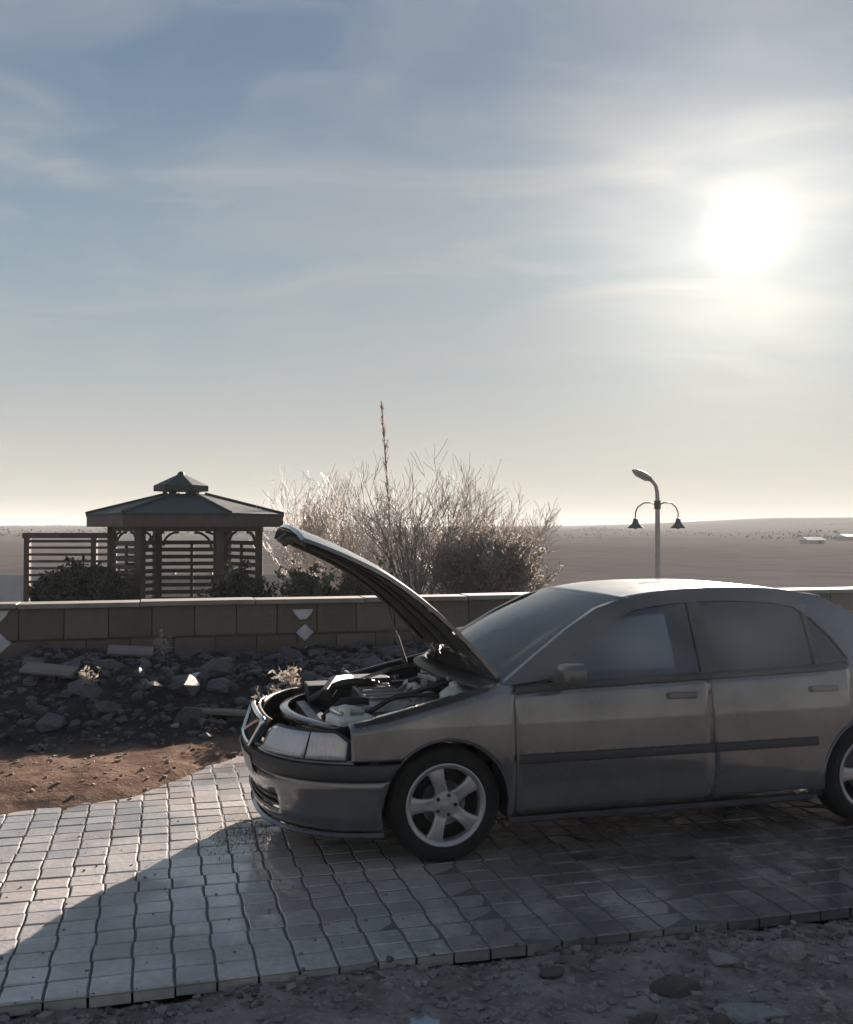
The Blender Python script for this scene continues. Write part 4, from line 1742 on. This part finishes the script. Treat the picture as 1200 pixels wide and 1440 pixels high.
    mb = MB().lathe([(0, .80), (.05, .80), (.055, .87), (.03, .89), (.028, .91), (0, .915)], (1.09, .32, 0), n=18)
    mb.tube([(1.17, .32, .80), (1.05, .32, .80)], .09, 16)
    o = part(mb, 'brake_reservoir', WHITEPL, smooth=50)
    o.parent = bay
    hoses = [([(.34, -.3, .69), (.45, -.24, .76), (.58, -.2, .75), (.64, -.22, .68)], .026),
             ([(.34, .25, .70), (.48, .18, .80), (.62, .14, .82), (.72, .2, .79)], .024),
             ([(.55, -.42, .74), (.7, -.40, .81), (.86, -.44, .82), (1.02, -.44, .80)], .014),
             ([(.82, -.25, .80), (.95, -.34, .86), (1.06, -.3, .88), (1.16, -.2, .86)], .016),
             ([(.9, .1, .82), (1.0, -.05, .88), (1.1, .0, .90), (1.16, .1, .88)], .014),
             ([(.66, -.46, .70), (.75, -.5, .78), (.90, -.55, .80)], .010),
             ([(.58, .35, .78), (.8, .30, .86), (1.0, .38, .88), (1.14, .42, .86)], .012)]
    for pts, r_ in hoses:
        V_ = [Vector(p) for p in pts]
        sm = []
        for i in range(len(V_) - 1):
            p0, p1, p2, p3 = V_[max(i - 1, 0)], V_[i], V_[i + 1], V_[min(i + 2, len(V_) - 1)]
            for t in np.linspace(0, 1, 6)[: 6 if i == len(V_) - 2 else 5]:
                t = float(t)
                sm.append(.5 * ((2 * p1) + (p2 - p0) * t + (2 * p0 - 5 * p1 + 4 * p2 - p3) * t * t + (-p0 + 3 * p1 - 3 * p2 + p3) * t ** 3))
        o = part(MB().tube(sm, r_, 8), 'hose', BLACKP if r_ > .013 else STEEL, smooth=60)
        o.parent = bay
    mb = MB().tube([(.62, -.60, .745), (.74, -.615, .775), (.86, -.63, .80)], .014, 8)
    o = part(mb, 'bright_pipe', CHROME, smooth=60)
    o.parent = bay
    mb = MB().box((.98, -.20, .885), (.12, .20, .03), rz=.3).box((1.05, -.36, .90), (.09, .10, .025), rz=-.2)
    o = part(mb, 'relay_cover', ENG_ALU, bevel=.006)
    o.parent = bay

    # ---- underbody, wheel housings, cabin
    mb = MB().box((2.3, 0, .235), (2.1, 1.50, .11)).box((4.0, 0, .34), (.55, 1.4, .16)).box((.42, 0, .22), (.42, 1.05, .06))
    mb.box((1.25, 0, .40), (.03, 1.46, .30)).box((3.42, 0, .42), (.70, 1.02, .2))
    part(mb, 'underbody', DARKM)
    for side in (-1, 1):
        for c in (WC_F, WC_R):
            gq = []
            for th in np.linspace(-14, 194, 22):
                x, z = c + (AR + .006) * math.cos(R(th)), WZ + (AR + .006) * math.sin(R(th))
                gq.append([(x, side * y, z) for y in (.815, .70, .55)])
            mb = MB().grid(gq)
            mb.add([(c + (AR + .006) * math.cos(R(th)), side * .55, max(.2, WZ + (AR + .006) * math.sin(R(th)))) for th in np.linspace(-14, 194, 22)], [tuple(range(22))])
            part(mb, 'wheel_housing', DARKM)
            # rolled edge of the arch
            pts = []
            for th in np.linspace(4 if c == WC_F else -10, 190 if c != WC_F else 176, 26):
                s, z = c + (AR - .002) * math.cos(R(th)), WZ + (AR - .002) * math.sin(R(th))
                pts.append((s, side * (Wp(max(.3, s)) + dz_(z) - .004), z))
            part(MB().tube(pts, .008, 6), 'arch_lip', PAINT, smooth=60)
    # dashboard, seats, steering wheel
    mb = MB()
    mb.grid([[(s, y, z) for y in np.linspace(-.70, .70, 9)] for s, z in ((1.16, .915), (1.35, .935), (1.55, .925), (1.66, .88), (1.68, .75), (1.6, .5), (1.55, .28))])
    part(mb, 'dashboard', TRIM, smooth=50, solid=.02)
    cabin = MB()
    for side in (-1, 1):
        cabin.grid([[(s, side * (Wp(s) - .07), z) for s in np.linspace(1.3, 3.4, 12)] for z in (.30, .60, .88)])
    cabin.grid([[(s, y, z) for y in (-.68, .68)] for s, z in ((3.45, .30), (3.5, .93), (4.0, .955))])
    part(cabin, 'cabin_lining', TRIM)
    for y in (-.36, .36):
        mb = MB().box((2.02, y, .47), (.52, .50, .16)).box((2.36, y, .80), (.14, .48, .62), ry=R(14)).box((2.46, y, 1.16), (.09, .26, .17), ry=R(14))
        part(mb, 'seat', CLOTH, bevel=.04)
    mb = MB().box((2.95, 0, .47), (.48, 1.26, .16)).box((3.25, 0, .78), (.15, 1.26, .56), ry=R(18))
    part(mb, 'rear_seat', CLOTH, bevel=.04)
    ring = []
    for a in np.linspace(0, 2 * PI, 25):
        ring.append((1.80 + .17 * math.sin(a) * .42, -.36 + .185 * math.cos(a), .90 + .17 * math.sin(a)))
    mb = MB().tube(ring, .014, 8, cap=False).tube([(1.80, -.36, .90), (1.62, -.36, .82)], .03, 8)
    mb.box((1.80, -.36, .90), (.03, .32, .05)).box((1.79, -.36, .86), (.04, .12, .12))
    part(mb, 'steering_wheel', TRIM, smooth=50)

    # ---- wheels
    def wheel(s, side):
        y0 = side * .83            # outer face
        n = -side
        ax = lambda d: y0 + n * d
        mb = MB().lathe([(.0, ax(.10)), (.13, ax(.10)), (.13, ax(.12)), (.17, ax(.12)), (.20, ax(.06)), (.20, ax(.19)), (0, ax(.19))], (s, 0, WZ), axis='Y', n=40)
        w = part(mb, 'wheel', DARKM, smooth=40)
        tp = [(.212, .022), (.225, .006), (.255, .0), (.282, .008), (.297, .024), (.304, .045), (.305, .098), (.304, .150), (.297, .171), (.28, .188), (.25, .195), (.215, .18)]
        mb = MB().lathe([(r_, ax(d)) for r_, d in tp], (s, 0, WZ), axis='Y', n=64, closed=True)
        o = part(mb, 'tyre', RUBBER, smooth=40)
        o.parent = w
        # tread grooves as shallow rings are left to the bump; sidewall ring proud of the rubber
        mb = MB().lathe([(.262, ax(-.0025)), (.268, ax(-.003)), (.272, ax(.001))], (s, 0, WZ), axis='Y', n=64)
        o = part(mb, 'tyre_bead_ring', RUBBER, smooth=40)
        o.parent = w
        rp = [(.206, .03), (.216, .018), (.219, .004), (.212, .0), (.196, .006), (.188, .02), (.186, .05), (.198, .06)]
        mb = MB().lathe([(r_, ax(d)) for r_, d in rp], (s, 0, WZ), axis='Y', n=64, closed=True)
        o = part(mb, 'rim', ALLOY, smooth=40)
        o.parent = w
        mb = MB().lathe([(.11, ax(.062)), (.118, ax(.058)), (.12, ax(.07)), (.10, ax(.085)), (0, ax(.085))], (s, 0, WZ), axis='Y', n=32)
        o = part(mb, 'brake_disc', STEEL, smooth=40)
        o.parent = w
        for k in range(5):
            a = R(35 + 72 * k)
            if side > 0: a = PI - a
            ca_, sa_ = math.cos(a), math.sin(a)
            def pt(r_, wd, d): return (s + ca_ * r_ - sa_ * wd, ax(d), WZ + sa_ * r_ + ca_ * wd)
            st_ = [(.045, .040, .020), (.085, .033, .012), (.13, .034, .008), (.165, .040, .008), (.192, .052, .012)]
            rings = []
            for r_, wd, d in st_:
                rings.append([pt(r_, -wd, d + .030), pt(r_, -wd, d + .007), pt(r_, -wd * .72, d), pt(r_, -wd * .15, d + .002), pt(r_, wd * .15, d + .002), pt(r_, wd * .72, d), pt(r_, wd, d + .007), pt(r_, wd, d + .030)])
            mb = MB().grid(rings)
            mb.f.append(tuple(range(8)))
            nn = len(mb.v)
            mb.f.append(tuple(range(nn - 8, nn)))
            o = part(mb, 'spoke', ALLOY, smooth=40)
            o.parent = w
            b = R(35 + 36 + 72 * k)
            mb = MB().lathe([(0, ax(.006)), (.010, ax(.007)), (.011, ax(.022))], (s + .052 * math.cos(b), 0, WZ + .052 * math.sin(b)), axis='Y', n=8)
            o = part(mb, 'wheel_nut', DARKM)
            o.parent = w
        mb = MB().lathe([(0, ax(.004)), (.028, ax(.006)), (.033, ax(.012)), (.070, ax(.016)), (.078, ax(.032)), (.06, ax(.05)), (0, ax(.05))], (s, 0, WZ), axis='Y', n=32)
        o = part(mb, 'hub', ALLOY, smooth=40)
        o.parent = w

    for side in (-1, 1):
        wheel(WC_F, side)
        wheel(WC_R, side)
    return car


CAR = build_car()

# ------------------------------------------------------------------ rubble, debris and weeds
ROCK = vary(pmat('dark_rubble', (0.075, 0.075, 0.082), (0.03, 0.03, 0.033), 6, .6, bump=.6, bscale=14), .4)
PALE = pmat('pale_stone', (0.25, 0.24, 0.235), (0.16, 0.155, 0.15), 6, .8, bump=.4, bscale=16)
CLOD = pmat('dry_clod', (0.13, 0.105, 0.09), (0.08, 0.065, 0.058), 8, .9, bump=.7, bscale=20)
WHITEP = pmat('dirty_white_plastic', (0.68, 0.68, 0.70), (0.5, 0.5, 0.5), 6, .4)
WOODP = pmat('weathered_plank', (0.19, 0.165, 0.145), (0.12, 0.105, 0.092), 9, .8, bump=.3, stretch=(.2, 1, 1))


def rock_mesh(rng, flat=.6, n=2, rough=.28):
    bm = bmesh.new()
    bmesh.ops.create_icosphere(bm, subdivisions=n, radius=1.0)
    sd_ = rng.uniform(0, 50)
    for v in bm.verts:
        d = v.co.normalized()
        f = 1 + rough * noise.fractal(d * 1.1 + Vector((sd_, 0, 0)), 1, 2, 3)
        # chop a few planes so that the faces look broken
        v.co = d * f
    for q in range(5):
        nrm_ = Vector((rng.gauss(0, 1), rng.gauss(0, 1), rng.gauss(0, 1))).normalized()
        dd = rng.uniform(.55, .85)
        for v in bm.verts:
            t = v.co.dot(nrm_) - dd
            if t > 0: v.co -= nrm_ * t
    for v in bm.verts:
        v.co.z *= flat
    vs = [tuple(v.co) for v in bm.verts]
    fs = [tuple(x.index for x in f.verts) for f in bm.faces]
    bm.free()
    return vs, fs


def rubble():
    rng = random.Random(21)
    protos = []
    for k in range(8):
        vs, fs = rock_mesh(rng, rng.uniform(.45, .8), 1)
        protos.append((vs, fs))
    meshes = []
    for vs, fs in protos:
        me = bpy.data.meshes.new('rubble_chunk')
        me.from_pydata(vs, [], fs)
        me.materials.append(ROCK)
        meshes.append(me)
    # larger chunks, each on its own
    n = 0
    spots = []
    while n < 60:
        a, b = rng.uniform(-3.6, 2.6), rng.uniform(8.3, 10.6)
        if rng.random() > sst(8.1, 9.4, b) + .15: continue
        r_ = rng.uniform(.055, .17)
        if any((a - a2) ** 2 + (b - b2) ** 2 < (.8 * (r_ + r2)) ** 2 for a2, b2, r2 in spots): continue
        spots.append((a, b, r_))
        o = bpy.data.objects.new('rubble_chunk', rng.choice(meshes))
        col.objects.link(o)
        o.location = ab(a, b, terrain(a, b) + r_ * .12)
        o.rotation_euler = (rng.uniform(-.4, .4), rng.uniform(-.4, .4), rng.uniform(0, 6.3))
        o.scale = (r_ * rng.uniform(.9, 1.5), r_, r_ * rng.uniform(.6, 1))
        tag(o, 'dark broken chunk of rubble lying on the heap before the stone wall', 'rubble', 'rubble chunks on the heap')
        n += 1
    # what nobody could count
    def scatter(name, label, num, area, rr, m, prs, sink=.2, dens=None, kind='stuff'):
        mb = MB()
        for k in range(num):
            a, b = rng.uniform(area[0], area[1]), rng.uniform(area[2], area[3])
            if dens and rng.random() > dens(a, b): continue
            r_ = rr[0] + (rr[1] - rr[0]) * rng.random() ** 3
            vs, fs = rng.choice(prs)
            rot = Matrix.Rotation(rng.uniform(0, 6.3), 3, 'Z') @ Matrix.Rotation(rng.uniform(-.5, .5), 3, 'X')
            c = ab(a, b, max(terrain(a, b), -.0 if ROAD0 < b < 6.2 else -9) - r_ * sink * .5 + r_ * .2)
            mb.add([rot @ Vector(v) * r_ + c for v in vs], fs)
        o = mb.build(name, m, recalc=False)
        tag(o, label, kind=kind)
    small = [rock_mesh(rng, .7, 1, .35) for _ in range(5)]
    tiny = []
    for _ in range(5):
        bm = bmesh.new()
        bmesh.ops.create_cube(bm, size=1.5)
        for v in bm.verts: v.co = Vector((v.co.x * rng.uniform(.6, 1.2), v.co.y * rng.uniform(.6, 1.2), v.co.z * rng.uniform(.4, .8)))
        tiny.append(([tuple(v.co) for v in bm.verts], [tuple(x.index for x in f.verts) for f in bm.faces]))
        bm.free()
    scatter('rubble', 'broken dark rubble and clods covering the heap', 5200, (-5, 4, 8.1, 10.85), (.012, .075), pmat('rubble_mix', (.075, .074, .08), (.025, .025, .028), 3, .6, bump=.5), small, dens=lambda a, b: .1 + .9 * sst(8.0, 9.0, b))
    scatter('gravel', 'small stones strewn on the grey dirt in front', 4200, (-2.5, 4.2, 2.6, 3.97), (.003, .030), pmat('gravel_mix', (.24, .225, .215), (.11, .10, .098), 5, .9), tiny + small[:2])
    scatter('gravel', 'small stones and clods on the brown soil beside the road', 1500, (-4.5, 2, 6.4, 8.6), (.003, .022), pmat('soil_clods', (.26, .19, .15), (.14, .10, .08), 5, .9), tiny, dens=lambda a, b: 1 if b > interp(a, EDGE) - .25 else .25)
    scatter('grit', 'grit and crumbs of soil scattered on the paved road', 900, (-3.5, 4.5, 4.0, 6.6), (.002, .010), pmat('grit_mix', (.22, .19, .17), (.12, .10, .09), 5, .9), tiny)

    scatter('clods', 'dark crumbs of soil along the near edge of the paved road', 700, (-2.2, 4.0, 3.82, 3.985), (.004, .024), pmat('edge_soil', (.12, .105, .095), (.06, .052, .047), 6, .95), small)

    def stone(name, label, cat, px, py, size, m, flat, seed, rot=0.0, group=None):
        r2 = random.Random(seed)
        vs, fs = rock_mesh(r2, flat, 3, .3)
        mb = MB().add(vs, fs)
        Y = 1.75 * F / (py - 745)
        p = at(px, py, Y)
        z = terrain(p.dot(U), p.dot(V))
        o = mb.build(name, m, smooth=38)
        o.location = (p.x, p.y, z + size * flat * .22)
        o.scale = (size, size * .75, size)
        o.rotation_euler = (0, 0, rot)
        tag(o, label, cat, group)
    stone('pale_stone', 'large pale blocky stone on the dirt at the right, near the road edge', 'stone', 1110, 1330, .085, PALE, .62, 1, .2)
    stone('pale_stone', 'pale stone left of the large blocky one, below the road edge', 'stone', 1010, 1336, .075, PALE, .35, 2, -.3)
    stone('flat_stone', 'flat pale slab of stone near the bottom right corner', 'stone', 1052, 1418, .13, PALE, .20, 3, -.25)
    stone('dirt_clod', 'dark lump of soil in the middle of the right foreground', 'soil clod', 948, 1372, .10, CLOD, .5, 4, .3)
    stone('dirt_clod', 'small dark soil lump near the bottom edge, right of centre', 'soil clod', 905, 1425, .06, CLOD, .5, 5, .6)
    stone('dirt_clod', 'dark soil lump at the bottom right between slab and corner', 'soil clod', 1010, 1432, .05, CLOD, .55, 6, 1.)
    stone('dirt_clod', 'soil lump just below the road edge, straight below the front door of the car', 'soil clod', 775, 1352, .06, CLOD, .45, 7, .5)
    stone('pale_stone', 'small pale stone on the brown soil left of the number plate side of the car', 'stone', 246, 1036, .05, PALE, .5, 8, .5) if False else None
    stone('pale_stone', 'small pale stone on the brown soil to the left of the car nose', 'stone', 248, 1038, .045, PALE, .5, 8, .5)
    stone('pale_stone', 'small pale stone on top of the dark heap close to the wall', 'stone', 292, 909, .06, PALE, .6, 9, .5)
    stone('dark_stone', 'dark stone on the brown soil just left of the car bumper', 'stone', 326, 1062, .05, CLOD, .7, 10, .5)

    # crumpled plastic at the bottom edge
    Y = 3.55
    p = at(598, 1440, Y)
    mb = MB()
    g = []
    for i in range(12):
        row = []
        for j in range(12):
            x, y = (i / 11 - .5) * .11, (j / 11 - .5) * .07
            r_ = 1 - min(1, math.hypot(x / .085, y / .06)) * .8
            z = .018 + .028 * r_ * (1 + noise.fractal(Vector((x * 30, y * 30, 3)), 1, 2, 3))
            row.append((x + .012 * noise.noise(Vector((x * 40, y * 40, 1))), y, z))
        g.append(row)
    o = MB().grid(g).build('plastic_scrap', pmat('pale_blue_plastic', (.26, .33, .37), (.2, .26, .3), 12, .35), smooth=30, out_from=(0, 0, -1), solid=.002)
    o.location = (p.x, p.y, terrain(p.dot(U), p.dot(V)) - .005)
    tag(o, 'crumpled pale blue plastic scrap at the bottom edge of the picture', 'litter')
    # curved white pipe piece sticking out of the heap
    Y = 9.3
    P = lambda px, py, dy=0: at(px, py, Y + dy)
    mb = MB()
    pts = [P(273, 951, .05), P(280, 951), P(287, 955, -.03), (P(292, 963, -.06)), P(296, 974, -.09), P(299, 985, -.12)]
    o = mb.tube(pts, [.035, .044, .046, .046, .042, .036], 10)
    o = o.build('pipe_piece', WHITEP, smooth=50)
    tag(o, 'curved white plastic pipe piece sticking out of the dark heap', 'pipe')
    # plank
    Y = 8.6
    p0, p1 = at(258, 997, Y), at(352, 1001, Y)
    c = (p0 + p1) / 2
    z = terrain(c.dot(U), c.dot(V)) + .045
    o = MB().box((0, 0, 0), ((p1 - p0).length, .11, .03)).build('plank', WOODP, bevel=.004)
    o.location = (c.x, c.y, max(z, c.z - .02))
    o.rotation_euler = (.1, R(2.5), -.03)
    tag(o, 'weathered plank lying along the foot of the dark heap', 'plank')
    # flat board on the heap further left
    for (px, py, w_, rz, lab) in ((185, 921, .42, .2, 'flat pale board on the heap below the middle of the gazebo'), (70, 962, .5, -.15, 'flat grey board on the dark heap near the left edge')):
        Y = 9.6 if py < 950 else 9.0
        p = at(px, py, Y)
        z = terrain(p.dot(U), p.dot(V))
        o = MB().box((0, 0, 0), (w_, .16, .025)).build('board', WOODP, bevel=.004)
        o.location = (p.x, p.y, z + .09)
        o.rotation_euler = (R(24), R(4), rz)
        tag(o, lab, 'board')

    # weeds by the nose of the car and on the road joints
    def weed(label, px, py, Y, h, n, seed, m, spread=.7):
        r2 = random.Random(seed)
        p = at(px, py, Y)
        z = terrain(p.dot(U), p.dot(V))
        st, lv = MB(), MB()
        for k in range(n):
            a = r2.uniform(0, 6.28)
            l_ = h * r2.uniform(.5, 1.1)
            d = Vector((math.cos(a) * spread * r2.random(), math.sin(a) * spread * r2.random(), 1)).normalized()
            pts = [Vector((0, 0, 0)) + d * l_ * t + Vector((0, 0, -.25 * l_ * t * t * (1 - d.z))) for t in (0, .35, .7, 1)]
            st.tube(pts, [.004, .0035, .003, .0015], 3, cap=False)
            for q in range(7):
                c = pts[1].lerp(pts[3], r2.random())
                u = Vector((r2.gauss(0, 1), r2.gauss(0, 1), r2.gauss(.2, .6))).normalized()
                w_ = u.orthogonal().normalized()
                s_ = h * .10 * r2.uniform(.6, 1.4)
                lv.add([c, c + u * s_ + w_ * s_ * .4, c + u * s_ * 2, c + u * s_ - w_ * s_ * .4], [(0, 1, 2), (0, 2, 3)])
        root = empty('weed', (p.x, p.y, max(z, 0 if ROAD0 < p.dot(V) < 6.3 else z)), 0)
        tag(root, label, 'weed')
        st.build('stem', TWIG, root, recalc=False)
        lv.build('foliage', m, root, recalc=False)
    weed('pale dry weed growing beside the far corner of the car nose', 388, 1000, 8.6, .34, 22, 1, DRY_LEAF)
    weed('pale dry weed in front of the heap, left of the raised bonnet', 412, 985, 9.0, .3, 18, 2, DRY_LEAF)
    weed('straggly dry weed on the brown soil at the left', 128, 1005, 8.8, .22, 16, 3, DRY_LEAF)
    weed('dry weed on the heap under the gazebo', 230, 930, 9.9, .25, 16, 4, DRY_LEAF)
    # low green tufts where the soil meets the paving in front of the bumper
    mb = MB()
    r2 = random.Random(9)
    for k in range(420):
        a = r2.gauss(0, 1)
        cpx, cpy = 345 + a * 26 , 1172 + r2.gauss(0, 14) - a * 8
        Yq = 1.75 * F / (cpy - 745)
        p = at(cpx, cpy, Yq)
        p.z = 0
        h = r2.uniform(.004, .014)
        t = r2.uniform(0, 6.28)
        d = Vector((math.cos(t), math.sin(t), 0))
        s_ = d.cross(Vector((0, 0, 1))) * .004
        mb.add([p - s_, p + s_, p + d * h * .5 + Vector((0, 0, h))], [(0, 1, 2)])
    o = mb.build('grass', leaf_mat('yellow_green_grass', (.24, .25, .09), .4), recalc=False)
    tag(o, 'thin green moss and grass between the pavers in front of the bumper', kind='stuff')


rubble()


# ------------------------------------------------------------------ winter haze over the plain
def build_haze():
    m = bpy.data.materials.new('haze')
    m.use_nodes = True
    n, l = m.node_tree.nodes, m.node_tree.links
    n.clear()
    v = n.new('ShaderNodeVolumePrincipled')
    v.inputs['Color'].default_value = (0.82, 0.87, 0.86, 1)
    v.inputs['Density'].default_value = HAZE
    v.inputs['Anisotropy'].default_value = 0.0
    o_ = n.new('ShaderNodeOutputMaterial')
    l.new(v.outputs[0], o_.inputs['Volume'])
    z0, z1 = -9.0, 34.0
    o = MB().box((0, 0, (z0 + z1) / 2), (11000, 11000, z1 - z0)).build('haze', m)
    tag(o, 'pale winter haze lying over the plain', kind='stuff')


HAZE = 0.00052
build_haze()


# ------------------------------------------------------------------ thin grey volume added before the car in place of lens glare
def build_glare_veil():
    m = bpy.data.materials.new('glare_veil')
    m.use_nodes = True
    n, l = m.node_tree.nodes, m.node_tree.links
    n.clear()
    tc_ = n.new('ShaderNodeTexCoord')
    # soft ellipsoid inside the box
    mp_ = n.new('ShaderNodeMapping')
    mp_.inputs['Location'].default_value = (-1, -1, -1)
    mp_.inputs['Scale'].default_value = (2, 2, 2)
    l.new(tc_.outputs['Generated'], mp_.inputs[0])
    ln = n.new('ShaderNodeVectorMath')
    ln.operation = 'LENGTH'
    l.new(mp_.outputs[0], ln.inputs[0])
    mr = n.new('ShaderNodeMapRange')
    mr.interpolation_type = 'SMOOTHSTEP'
    mr.inputs[1].default_value = 1.0
    mr.inputs[2].default_value = 0.15
    l.new(ln.outputs['Value'], mr.inputs[0])
    nz = n.new('ShaderNodeTexNoise')
    nz.inputs['Scale'].default_value = 1.5
    nz.inputs['Detail'].default_value = 3
    nz.inputs['Distortion'].default_value = .5
    l.new(tc_.outputs['Object'], nz.inputs['Vector'])
    mr2 = n.new('ShaderNodeMapRange')
    mr2.inputs[1].default_value = .36
    mr2.inputs[2].default_value = .66
    l.new(nz.outputs['Fac'], mr2.inputs[0])
    mu = n.new('ShaderNodeMath')
    mu.operation = 'MULTIPLY'
    l.new(mr.outputs[0], mu.inputs[0])
    l.new(mr2.outputs[0], mu.inputs[1])
    mu2 = n.new('ShaderNodeMath')
    mu2.operation = 'MULTIPLY'
    l.new(mu.outputs[0], mu2.inputs[0])
    mu2.inputs[1].default_value = GLARE_VEIL
    v = n.new('ShaderNodeVolumePrincipled')
    v.inputs['Color'].default_value = (0.50, 0.60, 0.68, 1)
    v.inputs['Anisotropy'].default_value = 0.3
    l.new(mu2.outputs[0], v.inputs['Density'])
    o_ = n.new('ShaderNodeOutputMaterial')
    l.new(v.outputs[0], o_.inputs['Volume'])
    o = MB().box((0, 0, 0), (3.5, 1.25, 1.9)).build("glare_veil", m)
    o.location = ab(2.85, 4.35, 0.98)
    o.rotation_euler = (0, 0, TH)
    tag(o, 'thin grey veil added before the car doors in place of lens glare', kind='stuff')


GLARE_VEIL = 0.09
build_glare_veil()
